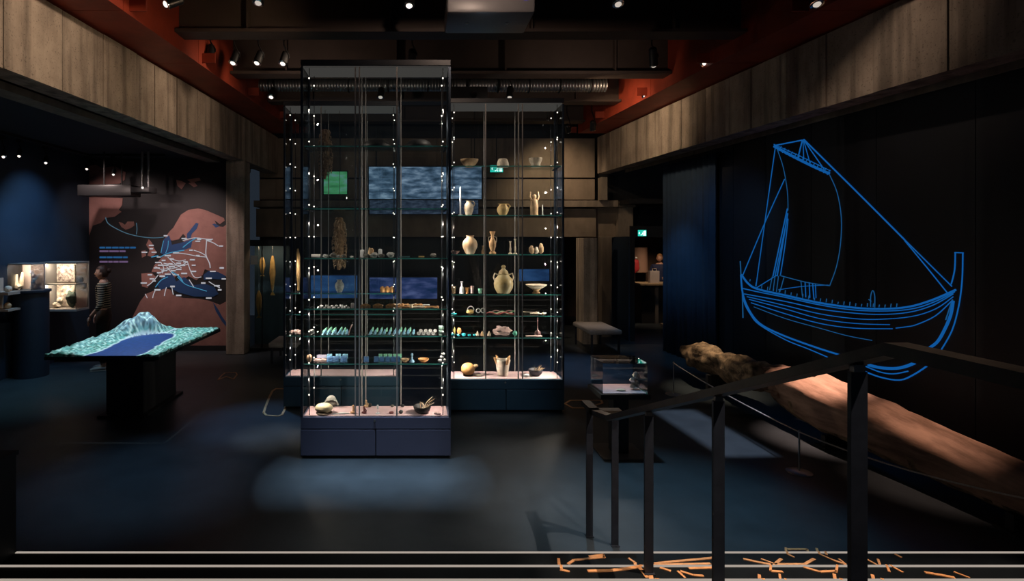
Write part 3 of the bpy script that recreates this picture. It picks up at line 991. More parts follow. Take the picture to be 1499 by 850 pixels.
item(MB().box(-.05, .05, 0, .05, 0, .03, .004), 'cloth_sample', mat('lilac_cloth', (.48, .44, .58), .8), 'folded lilac cloth sample behind the tablets, lowest shelf, front showcase', 'cloth sample', (xat(470, B1), B1 + .03, z))
item(mesh_bowl(.045, .03, .02), 'small_bowl', m_tan, 'small tan bowl beside the blue tablets, lowest shelf, front showcase', 'bowl', (xat(593, F1), F1 + .02, z))
item(MB().lathe([(0, 0), (.026, 0), (.022, .015), (.008, .03), (.007, .06), (.013, .07), (.009, .085), (0, .09)], seg=14), 'glass_figurine', mat('pale_blue_glass', (.35, .62, .85), .3), 'slim pale blue figurine on round foot, lowest shelf, front showcase', 'figurine', (xat(603, F1), F1 + .01, z))
item(mesh_bowl(.055, .032, .025), 'small_bowl', m_orange, 'small orange bowl near the ship end, lowest shelf, front showcase', 'bowl', (xat(620, F1), F1 + .02, z))
mb = MB()
for k, (dx, dy, dz) in enumerate([(-.02, 0, 0), (.02, .01, 0), (0, .03, 0), (0, .01, .03), (.01, .015, .06)]):
    mb.rock((dx, dy, dz), .022, .02, .018, k, .2)
item(mb, 'shell_stack', m_white, 'small heap of whitish shells at ship end of lowest shelf, front showcase', 'shells', (xat(647, F1), F1, z))

# fourth shelf: dark stones in a row, pale finds behind
z = SHELF_Z[3] + .001
item(MB().box(-.045, .045, 0, .012, 0, .032, .003).move(Matrix.Rotation(-.4, 4, 'X')).move(Matrix.Translation((0, 0, .006))), 'label_card', m_label, 'wide pale label card at the map end of the stone shelf, front showcase', 'label card', (xat(462, F1), F1, z))
for i, (px, s, dk) in enumerate([(477, .026, 0), (488, .028, 0), (495, .018, 0), (503, .02, 0), (515, .014, 1), (536, .028, 1), (548, .032, 1), (559, .024, 1), (572, .034, 1)]):
    item(MB().rock((0, 0, 0), s * 1.2, s, s * .8, i + 20, .5), 'dark_stone', m_stone if i % 2 else m_grey,
         '%s small dark stone from map side in the front row, stone shelf, front showcase' % ORD[i], 'stone', (xat(px, F1), F1, z), 'stones on the stone shelf')
item(MB().box(-.025, .025, 0, .03, 0, .075, .006), 'chalk_block', m_white, 'white upright chalk block at the rear of stone shelf, front showcase', 'block', (xat(529, B1), B1 + .03, z))
item(MB().rock((0, 0, 0), .03, .025, .045, 3, .5), 'figure_stone', m_tan, 'tan lumpy figure stone between two white blocks, stone shelf, front showcase', 'stone', (xat(543, B1), B1, z))
item(MB().box(-.02, .02, 0, .03, 0, .085, .012), 'chalk_block', mat('grey_chalk', (.55, .57, .6), .7), 'grey white rounded block behind the tan stone, stone shelf, front showcase', 'block', (xat(556, B1), B1 + .04, z))
item(MB().box(-.05, .05, 0, .05, 0, .008).move(Matrix.Rotation(-.1, 4, 'X')).move(Matrix.Translation((0, 0, .008))), 'label_card', mat('teal_card', (.10, .22, .24), .5), 'dark teal label card near middle post, stone shelf, front showcase', 'label card', (xat(592, F1), F1, z))
item(MB().box(-.03, .03, 0, .02, 0, .012, .003), 'metal_bar', m_gold, 'small golden bar at the ship end of stone shelf, front showcase', 'bar', (xat(617, B1), B1 + .05, z))
item(MB().rock((0, 0, 0), .03, .025, .02, 31, .5), 'dark_stone', m_stone, 'flat dark stone behind the golden bar, stone shelf, front showcase', 'stone', (xat(634, F1), F1 + .03, z))

# top shelf: two upturned dark cauldrons
z = SHELF_Z[5] + .001
for px, wd, lab in ((552, 46, 'dark iron cauldron upturned on the top shelf, map side one, front showcase'), (613, 44, 'dark iron cauldron upturned on the top shelf, ship side one, front showcase')):
    r = wd / 2 * F1 / F * .93
    item(MB().lathe([(r, 0), (r * 1.02, .012), (r * .96, .03), (r * .8, .062), (r * .5, .082), (0, .088)], seg=28), 'iron_cauldron', m_iron, lab, 'cauldron', (xat(px, F1 + .1), F1 + .10, z), 'iron cauldrons on the top shelf')

# deck of the front showcase
z = DECK + .001
t = thing('sea_shell', 'large round yellowish shell on the pink deck, map end, front showcase', 'shell', (xat(474, F1), F1 + .02, z))
MB().rock((xat(474, F1), F1 + .02, z), .088, .06, .05, 2, .12, 3).obj('shell_body', mat('ivory_shell', (.72, .60, .38), .4, 0, .15, 10), t, 60)
MB().lathe([(.075, 0), (.08, .006), (.06, .012)], (xat(474, F1), F1 + .02, z), 24).obj('stand_ring', m_wood, t, 40)
mb = MB()
for k in range(14):
    a0 = pi * k / 14
    mb.tube([(.07 * cos(a0), .0, .03 + .045 * sin(a0)), (.078 * cos(a0 + .22), -.02, .03 + .055 * sin(a0 + .22))], [.010, .006], 6)
mb.rock((0, .012, 0), .06, .016, .06, 9, .2)
item(mb, 'ribbed_shell', mat('grey_shell', (.30, .29, .26), .5), 'grey ribbed shell standing behind the yellowish shell, front showcase deck', 'shell', (xat(484, B1), B1 + .04, z))
item(MB().box(-.08, .08, -.012, .012, 0, .006).box(-.02, .05, -.018, .018, .006, .010), 'label_strip', m_label, 'long pale label strip on the pink deck, front showcase', 'label', (xat(499, F1), F1 - .01, z), rz=.15)


def figurine(px, y, m, label, s=1.0):
    mb = MB().rock((0, 0, 0), .024 * s, .02 * s, .012 * s, 3, .2).tube([(0, 0, .01 * s), (.002, 0, .03 * s), (0, 0, .052 * s)], [.014 * s, .010 * s, .007 * s], 8)
    mb.rock((0, 0, .058 * s), .009 * s, .009 * s, .011 * s, 1, .1, 2, False)
    mb.tube([(.008 * s, 0, .045 * s), (.02 * s, -.004, .03 * s), (.016 * s, -.01, .015 * s)], [.005 * s, .004 * s, .003 * s], 6)
    return item(mb, 'figurine', m, label, 'figurine', (xat(px, y), y, z), 'figurines on the pink deck')


figurine(517, F1, mat('orange_figurine', (.66, .36, .20), .5), 'orange seated figurine on the pink deck, front showcase', 1.25)
figurine(533, F1, m_dred, 'dark red leaning figurine on the pink deck, front showcase', 1.1)
figurine(536, B1 + .05, m_tan, 'brown slim figurine behind the dark red one, front showcase deck', 1.1)
item(MB().cyl((0, 0, 0), (0, 0, .006), .022, None, 16).cyl((0, 0, .006), (0, 0, .06), .003, None, 8).cyl((0, 0, .052), (0, 0, .085), .010, .008, 10), 'pin_on_stand', m_white, 'pale pin on slender round stand, middle of front showcase deck', 'pin', (xat(553, F1), F1, z))
item(MB().rock((0, 0, 0), .026, .02, .012, 3, .3), 'dark_amulet', m_dred, 'dark reddish amulet lying on the deck, map side of two, front showcase', 'amulet', (xat(573, F1), F1 - .005, z))
item(MB().rock((0, 0, 0), .022, .02, .018, 7, .3), 'dark_amulet', m_black_item, 'black amulet lying on the deck, ship side of two, front showcase', 'amulet', (xat(587, F1), F1, z))
item(MB().rock((0, 0, 0), .02, .016, .014, 8, .3), 'pebble', m_stone, 'dark pebble at the rear of the deck, map side of two, front showcase', 'pebble', (xat(574, B1), B1 + .05, z))
item(MB().rock((0, 0, 0), .02, .016, .018, 11, .3), 'pebble', m_black_item, 'black pebble at the rear of the deck, ship side of two, front showcase', 'pebble', (xat(589, B1), B1 + .05, z))
item(MB().rock((0, 0, 0), .024, .018, .022, 12, .3), 'dark_lump', m_iron, 'dark iron lump at the rear middle of the front showcase deck', 'lump', (xat(541, B1 + .06), B1 + .06, z))


def twig_bowl(px, y, z, r, h, label, bowl_m, seed, tw=9, L=.13):
    t = thing('twig_bowl', label, 'bowl', (xat(px, y), y, z))
    c = Vector((xat(px, y), y, z))
    MB().lathe([(0, 0), (r * .5, 0), (r * .85, h * .35), (r, h * .8), (r * .97, h), (r * .88, h * .95), (r * .7, h * .45), (0, h * .3)], c, 24).obj('bowl_body', bowl_m, t, 40)
    q = random.Random(seed)
    for k in range(tw):
        a = q.uniform(-1.2, 1.2) + pi * .1
        b0 = c + Vector((q.uniform(-.3, .3) * r, q.uniform(-.3, .3) * r, h * .5))
        e = b0 + Vector((sin(a) * L * q.uniform(.4, .9) + r * .3, q.uniform(-.02, .02), L * q.uniform(.3, .95)))
        md = b0.lerp(e, .5) + Vector((q.uniform(-.015, .015), 0, q.uniform(-.01, .02)))
        MB().tube([b0, md, e], [.004, .003, .0015], 5).tube([md, md + Vector((q.uniform(-.03, .03), 0, .03))], [.0025, .001], 5).obj('twig', m_cream if k % 3 == 0 else m_tan, t, 60)
    return t


twig_bowl(618, F1 + .03, DECK + .001, .088, .07, 'dark bowl filled with brown twigs on the pink deck, ship end, front showcase', m_black_item, 5)
mb = MB()
for k in range(5):
    mb.rock((rnd.uniform(-.03, .03), rnd.uniform(-.02, .02), 0), .016, .014, .012, k + 40, .3)
item(mb, 'pink_stones', m_pink, 'little heap of pinkish stones at the ship end of front showcase deck', 'stones', (xat(642, F1), F1 - .01, DECK + .001))

# ------------------------------------------------------------------ pottery showcase
F2, B2 = Y2a + .18, Y2a + .29
PS = 'pottery showcase'
z = SHELF_Z[5] + .001
item(mesh_bowl(.115, .10, .05), 'clay_bowl', m_tan, 'wide low clay bowl on the top shelf, map end, pottery showcase', 'bowl', (xat(687, F2), F2, z), 'bowls on the top shelf')
item(MB().lathe([(.072, 0), (.078, .012), (.074, .05), (.058, .095), (.045, .108), (0, .112)], seg=24), 'clay_bowl', m_cream, 'upturned cream bowl in the middle of the top shelf, pottery showcase', 'bowl', (xat(736, F2), F2, z), 'bowls on the top shelf')
item(mesh_bowl(.085, .115, .06), 'clay_bowl', m_cream, 'deep cream clay bowl on the top shelf, ship end, pottery showcase', 'bowl', (xat(784, F2), F2, z), 'bowls on the top shelf')
z = SHELF_Z[4] + .001


def jug(px, y, z, r, h, m, label, handle=1, cat='jug', name='jug', neck=.03, lip=.04):
    c = Vector((xat(px, y), y, z))
    t = thing(name, label, cat, c)
    mesh_jar(r, h, neck, lip).move(Matrix.Translation(c)).obj('jug_body', m, t, 40)
    for s in ([1] if handle == 1 else [1, -1] if handle == 2 else []):
        MB().tube([c + Vector((s * neck * .9, 0, h * .92)), c + Vector((s * r * .95, 0, h * .95)), c + Vector((s * r * 1.25, 0, h * .8)), c + Vector((s * r * .95, 0, h * .6))], .009, 8).obj('handle', m, t, 60)
    return t


jug(686, F2, z, .062, .19, m_cream, 'tall cream jug with handle on the fifth shelf, map end, pottery showcase')
jug(736, F2, z, .075, .15, mat('mustard_glaze', (.66, .46, .20), .35, 0, .25, 10), 'round mustard glazed jug on the fifth shelf, middle, pottery showcase', 1, neck=.045, lip=.06)
c = Vector((xat(782, F2), F2, z))
t = thing('carved_figure', 'tall carved brown figure with raised arms on the fifth shelf, pottery showcase', 'figure', c)
MB().lathe([(0, 0), (.052, 0), (.048, .03), (.05, .12), (.042, .18), (.026, .21), (0, .215)], c, 20).obj('torso', m_tan, t, 50)
MB().rock(c + Vector((0, 0, .235)), .028, .026, .034, 2, .1, 2, False).obj('figure_head', m_tan, t, 60)
for s in (-1, 1):
    MB().tube([c + Vector((s * .03, 0, .19)), c + Vector((s * .055, 0, .235)), c + Vector((s * .048, 0, .30))], [.016, .012, .008], 8).obj('arm', m_tan, t, 60)
item(MB().cyl((0, 0, 0), (0, 0, .135), .010, .008, 10).cyl((0, 0, 0), (0, 0, .008), .02, None, 14), 'pale_rod', m_white, 'pale upright rod beside the carved figure, fifth shelf, pottery showcase', 'rod', (xat(794, F2), F2, z))
item(MB().cyl((0, 0, 0), (0, 0, .012), .028, None, 16).cyl((0, 0, .012), (0, 0, .36), .011, .009, 10), 'reflection_rod', mat('reflection_white', (.70, .72, .78), .4), 'tall slim rod for a white candle at the map end of the fifth shelf, pottery showcase', 'reflection', (xat(674, F2 - .04), F2 - .04, z))  # a reflection in the glass, given a solid rod shape

z = SHELF_Z[3] + .001
jug(688, F2, z, .095, .235, mat('orange_white_jar', (.72, .42, .20), .4, 0, 0, 5, color2=(.78, .66, .52)), 'big round orange and white jar on the fourth shelf, pottery showcase', 0, 'jar', 'round_jar', .045, .055)
item(mesh_bowl(.06, .04, .03), 'shallow_dish', m_pink, 'low pinkish dish at the map end of fourth shelf, pottery showcase', 'dish', (xat(666, F2), F2, z))
item(MB().lathe([(0, 0), (.02, 0), (.02, .04), (.012, .05), (.012, .09), (.018, .10), (0, .105)], seg=14), 'small_bottle', m_tan, 'small tan bottle beside the orange jar, fourth shelf, pottery showcase', 'bottle', (xat(707, F2 + .05), F2 + .05, z))
c = Vector((xat(721, F2), F2, z))
t = thing('slender_vase', 'slender tall vase with flared mouth in middle of fourth shelf, pottery showcase', 'vase', c)
MB().lathe([(0, 0), (.042, 0), (.045, .015), (.024, .04), (.044, .10), (.046, .15), (.020, .20), (.018, .235), (.038, .285), (.034, .285), (.014, .235), (0, .23)], c, 22).obj('vase_body', mat('amber_vase', (.62, .36, .17), .4, 0, .4, 12), t, 50)
for s in (1, -1):
    MB().tube([c + Vector((s * .019, 0, .22)), c + Vector((s * .05, 0, .21)), c + Vector((s * .05, 0, .16)), c + Vector((s * .04, 0, .14))], .005, 6).obj('handle', m_cream, t, 60)
for px, h, l in ((747, .16, 'pale candlestick on the fourth shelf, map side one of the pair, pottery showcase'), (754, .19, 'pale taller candlestick on the fourth shelf, ship side one of the pair, pottery showcase')):
    item(MB().lathe([(0, 0), (.028, 0), (.026, .01), (.010, .02), (.014, h * .4), (.009, h * .55), (.009, h * .9), (.018, h), (0, h)], seg=16), 'candlestick', m_cream, l, 'candlestick', (xat(px, F2), F2, z), 'candlesticks on the fourth shelf')
for px, h, m, l in ((778, .13, m_tan, 'lumpy brown idol on the fourth shelf, map side of three, pottery showcase'), (785, .11, m_cream, 'squat cream idol on the fourth shelf, middle of three, pottery showcase'), (792, .17, m_tan, 'pointed brown idol on the fourth shelf, ship side of three, pottery showcase')):
    item(MB().rock((0, 0, 0), .034, .03, h * .38, px, .35).rock((0, 0, h * .62), .022, .02, h * .2, px + 1, .3, 2, False), 'clay_idol', m, l, 'idol', (xat(px, F2), F2, z), 'idols on the fourth shelf')

z = SHELF_Z[2] + .001
for px, h, m, l, k in ((664, .085, m_tan, 'small tan cup at the map end of third shelf, pottery showcase', .03), (684, .07, m_orange, 'small orange cup after the white bottle, third shelf, pottery showcase', .028),
                       (691, .09, m_pink, 'small pinkish cup on the third shelf, pottery showcase', .026), (703, .06, m_green, 'small greenish cup beside the big pot, third shelf, pottery showcase', .03)):
    item(mesh_bowl(k, h, k * .7), 'small_cup', m, l, 'cup', (xat(px, F2), F2, z), 'cups on the third shelf')
item(MB().lathe([(0, 0), (.028, 0), (.03, .01), (.026, .07), (.012, .09), (.011, .13), (.02, .15), (.016, .15), (0, .14)], seg=18), 'white_bottle', m_white, 'white bottle with narrow neck among the small cups, third shelf, pottery showcase', 'bottle', (xat(676, F2 - .02), F2 - .02, z))
c = Vector((xat(737, F2), F2, z))
t = thing('lidded_pot', 'big golden brown pot with tall lid and handles, third shelf, pottery showcase', 'pot', c)
m_pot = mat('golden_brown_glaze', (.42, .29, .10), .35, 0, 0, 8, color2=(.62, .50, .30))
MB().lathe([(0, 0), (.075, 0), (.085, .015), (.115, .07), (.122, .12), (.108, .18), (.070, .22), (.060, .235), (.066, .25), (.05, .25), (0, .24)], c, 26).obj('pot_body', m_pot, t, 40)
MB().lathe([(.062, .25), (.055, .275), (.028, .30), (.02, .315), (.03, .335), (.018, .352), (0, .356)], c, 22).obj('pot_lid', m_pot, t, 40)
for s in (1, -1):
    MB().tube([c + Vector((s * .066, 0, .23)), c + Vector((s * .11, 0, .25)), c + Vector((s * .125, 0, .20)), c + Vector((s * .11, 0, .16))], .010, 8).obj('handle', m_cream, t, 60)
c = Vector((xat(785, F2), F2, z))
t = thing('footed_dish', 'wide cream dish on a turned brown foot, third shelf, pottery showcase', 'dish', c)
MB().lathe([(0, 0), (.05, 0), (.045, .012), (.03, .03), (.06, .055), (0, .056)], c, 22).obj('foot', m_tan, t, 40)
MB().lathe([(0, .057), (.07, .062), (.125, .095), (.135, .108), (.128, .110), (.07, .075), (0, .07)], c, 26).obj('dish_bowl', m_cream, t, 40)

z = SHELF_Z[1] + .001
item(MB().lathe([(0, 0), (.035, 0), (.04, .01), (0, .016)], seg=20), 'glass_disc', m_teal, 'turquoise glass disc at the map end of second shelf, pottery showcase', 'disc', (xat(664, F2), F2, z))
item(MB().rock((0, 0, 0), .05, .04, .028, 3, .4), 'golden_nugget', m_gold, 'flat golden nugget on the second shelf, pottery showcase', 'nugget', (xat(688, F2), F2, z))


def ring_item(px, y, z, r, label, m, gap=.0):
    n = 18
    pts = [(r * cos(a), 0, r + .004 + r * sin(a)) for a in [(-pi / 2 + gap) + (2 * pi - 2 * gap) * k / n for k in range(n + (1 if gap else 0))]]
    return item(MB().tube(pts, .006, 8, closed=not gap), 'neck_ring', m, label, 'ring', (xat(px, y), y, z), 'rings on the second shelf', 0, 60)


ring_item(689, B2, z, .040, 'open grey neck ring behind the golden nugget, second shelf, pottery showcase', m_grey, .35)
ring_item(700, B2, z, .026, 'small grey ring, map side of the two small ones, second shelf, pottery showcase', m_grey)
ring_item(707, B2, z, .028, 'small grey ring, ship side of the two small ones, second shelf, pottery showcase', m_grey)


def ribbon(px0, px1, y, z, m, label, ph):
    x0, x1 = xat(px0, y), xat(px1, y)
    n = 14
    pts = [(x0 - (x0 + x1) / 2 + (x1 - x0) * k / n, .01 * sin(k * .9 + ph), .006 + .010 * (1 + sin(k * .8 + ph))) for k in range(n + 1)]
    return item(MB().tube(pts, .012, 8, flat=(1, .35)), 'woven_ribbon', m, label, 'ribbon', ((x0 + x1) / 2, y, z), 'ribbons on the second shelf', 0, 60)


ribbon(712, 752, F2 - .03, z, m_redcl, 'red woven ribbon at the front, second shelf, pottery showcase', 0)
ribbon(716, 750, F2 + .03, z, m_cream, 'cream woven ribbon between red and green ones, second shelf, pottery showcase', 1.5)
ribbon(722, 753, F2 + .09, z, m_greencl, 'green woven ribbon behind the cream one, second shelf, pottery showcase', 3)
ribbon(714, 750, F2 + .15, z, mat('dull_rose_cloth', (.36, .20, .20), .8), 'dull rose ribbon at the very rear, second shelf, pottery showcase', 4)


def spoon(px, y, z, L, label, rz):
    mb = MB().tube([(-L / 2, 0, .012), (0, 0, .010), (L * .3, 0, .008)], [.005, .004, .006], 8)
    mb.rock((L * .42, 0, 0), L * .16, .022, .010, 2, .05)
    return item(mb, 'bone_spoon', m_cream, label, 'spoon', (xat(px, y), y, z), 'spoons on the second shelf', rz)


spoon(777, B2, z, .19, 'cream bone spoon at the rear, second shelf, pottery showcase', -.2)
spoon(787, F2, z, .19, 'cream bone spoon at the front, second shelf, pottery showcase', .05)

z = SHELF_Z[0] + .001
for i, (px, s) in enumerate(((663, .022), (671, .018), (679, .024), (687, .018), (695, .016))):
    item(MB().rock((0, 0, 0), s * 1.2, s, s * .8, i + 60, .2), 'glass_bead', m_teal, '%s turquoise glass bead from map side, lowest shelf, pottery showcase' % ORD[i], 'bead', (xat(px, F2 - .04), F2 - .04, z), 'beads on the lowest shelf')
item(MB().rock((0, 0, 0), .03, .022, .045, 8, .4), 'amber_lump', m_orange, 'orange amber lump behind the beads, lowest shelf, pottery showcase', 'amber', (xat(672, F2 + .03), F2 + .03, z))
item(MB().rock((0, 0, 0), .016, .016, .05, 9, .3), 'amber_lump', mat('yellow_amber', (.7, .5, .14), .35), 'upright yellow amber lump at the map end, lowest shelf, pottery showcase', 'amber', (xat(665, F2 + .04), F2 + .04, z))
for i, (px, m) in enumerate(((699, m_cream), (706, m_tan), (716, m_cream))):
    item(MB().lathe([(.026, 0), (.022, .02), (0, .062)], seg=5), 'spindle_whorl', m, '%s small pyramid spindle weight from map side, lowest shelf, pottery showcase' % ORD[i], 'weight', (xat(px, F2), F2, z), 'weights on the lowest shelf', .3)
item(MB().rock((0, 0, 0), .115, .06, .058, 6, .55, 3), 'bone_lump', m_pink, 'big rough pinkish bone lump in the middle of lowest shelf, pottery showcase', 'bone', (xat(734, F2 + .02), F2 + .02, z))
item(MB().rock((0, 0, 0), .03, .025, .032, 7, .3), 'green_glass_lump', mat('green_glass_find', (.10, .42, .30), .25), 'green glass lump beside the bone lump, lowest shelf, pottery showcase', 'glass lump', (xat(754, F2 - .02), F2 - .02, z))
item(MB().lathe([(0, 0), (.045, 0), (.04, .02), (.035, .05), (.012, .07), (.007, .10), (.005, .24), (0, .245)], seg=16), 'bell_handle', mat('dark_bronze', (.10, .05, .05), .4, .5), 'dark bronze bell with a long thin upright handle, lowest shelf, pottery showcase', 'bell', (xat(787, F2), F2, z))
item(MB().box(-.10, .10, 0, .05, 0, .012, .003), 'label_strip', m_pink, 'pinkish label strip before the bell, lowest shelf, pottery showcase', 'label', (xat(782, F2 - .09), F2 - .09, z))

z = DECK + .001
c = Vector((xat(685, F2), F2, z))
t = thing('round_gourd', 'round orange gourd flask with a stub neck on the pink deck, pottery showcase', 'gourd', c)
MB().rock(c, .088, .08, .080, 3, .06, 3).obj('gourd_body', mat('orange_gourd', (.72, .38, .14), .4, 0, .2, 8), t, 70)
MB().tube([c + Vector((.06, 0, .09)), c + Vector((.10, 0, .125)), c + Vector((.125, 0, .12))], [.03, .022, .016], 10).obj('gourd_neck', m_tan, t, 60)
MB().lathe([(.06, 0), (.065, .008), (.05, .014)], c, 20).obj('stand_ring', m_wood, t, 40)
item(MB().rock((0, 0, 0), .045, .035, .012, 9, .3), 'flat_pebble', m_cream, 'flat cream pebble beside the orange gourd, pottery showcase deck', 'pebble', (xat(699, F2), F2 - .03, z))
c = Vector((xat(736, F2), F2, z))
t = thing('whale_vertebra', 'large pale hollow vertebra standing like a cup on the pottery showcase deck', 'vertebra', c)
mb = MB().lathe([(0, 0), (.06, 0), (.066, .02), (.074, .09), (.088, .17), (.093, .20), (.078, .205), (.062, .15), (.04, .08), (0, .06)], c, 22)
for v in mb.v:
    v += Vector((1, 1, .4)) * .012 * noise.noise(v * 18)
mb.obj('vertebra_body', mat('pale_bone', (.74, .60, .50), .65, 0, .25, 14), t, 60)
for a in (.6, 2.2, 3.4, 5.2):
    d = Vector((cos(a), sin(a), 0))
    MB().tube([c + d * .08 + Vector((0, 0, .16)), c + d * .10 + Vector((0, 0, .21)), c + d * .12 + Vector((0, 0, .235))], [.022, .018, .008], 8).obj('bone_process', m_brown, t, 60)
twig_bowl(784, F2, DECK + .001, .088, .08, 'dark bowl of pale twigs on the pink deck, pottery showcase', mat('slate_bowl', (.05, .05, .06), .5), 9, 9, .12)
item(MB().rock((0, 0, 0), .045, .03, .02, 15, .3), 'white_pebble', m_white, 'white pebble in front of the dark twig bowl, pottery showcase deck', 'pebble', (xat(770, F2 - .06), F2 - .06, z))

# ------------------------------------------------------------------ rear showcase: shaggy bundles hung from the top, a golden paddle
F3 = Y3a + .17


def bundle(px, y, z0, z1, w, label, seed):
    c = Vector((xat(px, y), y, z1))
    t = thing('fibre_bundle', label, 'bundle', c, group='fibre bundles hung in the rear showcase')
    q = random.Random(seed)
    H = z1 - z0
    core = MB().tube([c, c - Vector((0, 0, H * .3)), c - Vector((0, 0, H * .7)), c - Vector((.01, 0, H))], [w * .25, w * .45, w * .40, w * .12], 10)
    core.obj('core', mat('dry_fibre', (.30, .17, .09), .85, 0, .5, 30, .4), t, 60)
    mb = MB()
    for k in range(150):
        h = q.uniform(0, H * .92); a = q.uniform(0, 2 * pi)
        rr = w * (.28 + .22 * sin(pi * h / H))
        p = c + Vector((rr * cos(a), rr * sin(a), -h))
        mb.tube([p, p + Vector((cos(a) * .022, sin(a) * .022, -.012)), p + Vector((cos(a) * .020, sin(a) * .020, -.05))], [.008, .006, .001], 4)
    o = mb.obj('shaggy_fibre', mat('pale_dry_fibre', (.50, .32, .20), .85, 0, .4, 30), t, 60)
    o['kind'] = 'stuff'
    MB().cyl(c - Vector((0, 0, .01)), (c.x, c.y, 3.798), .003, None, 6).obj('hanging_cord', m_wood, t)
    return t


bundle(476, F3, zat(262, F3), zat(190, F3), .15, 'upper shaggy brown fibre bundle hanging in the rear showcase', 3)
bundle(497, F3 + .05, zat(395, F3), zat(318, F3), .15, 'lower shaggy brown fibre bundle hanging in the rear showcase', 8)
z = SHELF_Z[2] + .001
c = Vector((xat(437, F3), F3, z))
t = thing('golden_paddle', 'tall golden paddle standing at the map end of the rear showcase', 'paddle', c)
MB().lathe([(0, 0), (.03, 0), (.03, .01), (.008, .02)], c, 14).obj('stand', m_iron, t, 40)
MB().tube([c + Vector((0, 0, .015)), c + Vector((0, 0, .2)), c + Vector((0, 0, .45)), c + Vector((-.01, 0, .56))], [.014, .026, .024, .010], 10, flat=(1, .4)).obj('paddle_blade', mat('golden_wood', (.62, .40, .18), .45, 0, .3, 10), t, 60)
z = SHELF_Z[0] + .001
mb = MB()
for k in range(7):
    mb.rock((rnd.uniform(-.06, .06), rnd.uniform(-.03, .03), 0), .026, .024, .026, k, .3)
item(mb, 'pink_coral', m_pink, 'pinkish coral lump on the lowest shelf of the rear showcase', 'coral', (xat(433, F3), F3, z))
jug(497, F3, SHELF_Z[2] + .001, .06, .16, m_grey, 'grey jar on the third shelf of the rear showcase', 0, 'jar', 'grey_jar')
for i, px in enumerate((560, 567, 574)):
    item(MB().lathe([(0, 0), (.03, 0), (.035, .05), (.02, .07), (0, .08)], seg=14), 'clay_pot', m_orange, '%s little orange clay pot from map side, third shelf, rear showcase' % ORD[i], 'pot', (xat(px, F3), F3, SHELF_Z[2] + .001), 'clay pots in the rear showcase')
# ================================================================== HANDRAIL ON THE STAIRS
m_rail = mat('dark_bronze_rail', (0.060, 0.042, 0.030), 0.36, 0.5, 0.3, 12)
m_postm = mat('black_steel_post', (0.030, 0.032, 0.042), 0.45, 0.3, 0.2, 10)
XR = 1.237
hr = thing('stair_railing', 'dark flat steel handrail on square posts running down the stairs', 'handrail', (XR, 2.9, 0))
path = [Vector((XR, -0.6, 1.835)), Vector((XR, 1.385, 1.835)), Vector((XR, 3.42, 0.985)), Vector((XR, 3.70, 0.93))]
WR, TR = 0.062, 0.034
vs = []
for p in path:
    for a, b in ((-1, -1), (1, -1), (1, 1), (-1, 1)):
        vs.append(p + Vector((a * WR / 2, 0, b * TR / 2)))
fs = [(3, 2, 1, 0), tuple(range(len(vs) - 4, len(vs)))]
for i in range(len(path) - 1):
    for k in range(4):
        l = (k + 1) % 4
        fs.append((i * 4 + k, i * 4 + l, i * 4 + 4 + l, i * 4 + 4 + k))
MB().add(vs, fs).obj('handrail', m_rail, hr)
# flat end: the rail turns across and back over two floor posts
end = MB().box(XR - 0.031, XR + 0.175, 3.69, 3.75, 0.912, 0.946)
end.box(XR - 0.031, XR + 0.031, 3.70, 3.93, 0.912, 0.946)
end.obj('rail_end', m_rail, hr)


def rail_post(x, y, z0, z1, w=0.046):
    p = MB().box(x - w / 2, x + w / 2, y - .007, y + .007, z0, z1).obj('post', m_postm, hr)
    MB().box(x - w * .62, x + w * .62, y - .02, y + .02, z0, z0 + .006).obj('base_plate', m_postm, p)
    MB().box(x - w * .35, x + w * .35, y - .008, y + .008, z1, z1 + .02).obj('saddle', m_steel2, p)


m_steel2 = mat('dull_steel', (0.22, 0.20, 0.19), 0.4, 0.9)


def rail_z(Y):
    for a, b in zip(path, path[1:]):
        if a.y <= Y <= b.y:
            return a.z + (b.z - a.z) * (Y - a.y) / (b.y - a.y)
    return 0.93


for Y, z0 in ((2.86, 0.34), (2.20, 0.51), (1.505, 0.85), (0.35, 0.85)):
    rail_post(XR, Y, z0 + .001, rail_z(Y) - .037)
rail_post(XR, 3.84, 0.0, 0.892)
rail_post(XR + 0.138, 3.72, 0.0, 0.892)

# ================================================================== OLD SHIP TIMBER
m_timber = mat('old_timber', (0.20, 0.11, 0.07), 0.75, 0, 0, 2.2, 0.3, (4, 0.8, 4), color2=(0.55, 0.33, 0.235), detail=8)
m_rough_timber = mat('rough_timber', (0.05, 0.030, 0.016), 0.85, 0, 0, 11, 0.9, (1, 1, 1), color2=(0.38, 0.25, 0.15), detail=8)


def log_x(Y): return 4.81 - 0.0874 * Y


lt = thing('ship_timber', 'long weathered old ship timber lying along the wall below the ship drawing', 'ship timber', (log_x(6), 6, 0))


def loft(rings, seg):
    n = len(rings)
    vs = [v for r in rings for v in r]
    fs = [(i * seg + k, i * seg + (k + 1) % seg, (i + 1) * seg + (k + 1) % seg, (i + 1) * seg + k) for i in range(n - 1) for k in range(seg)]
    fs.append(tuple(range(seg))[::-1]); fs.append(tuple((n - 1) * seg + k for k in range(seg)))
    return vs, fs


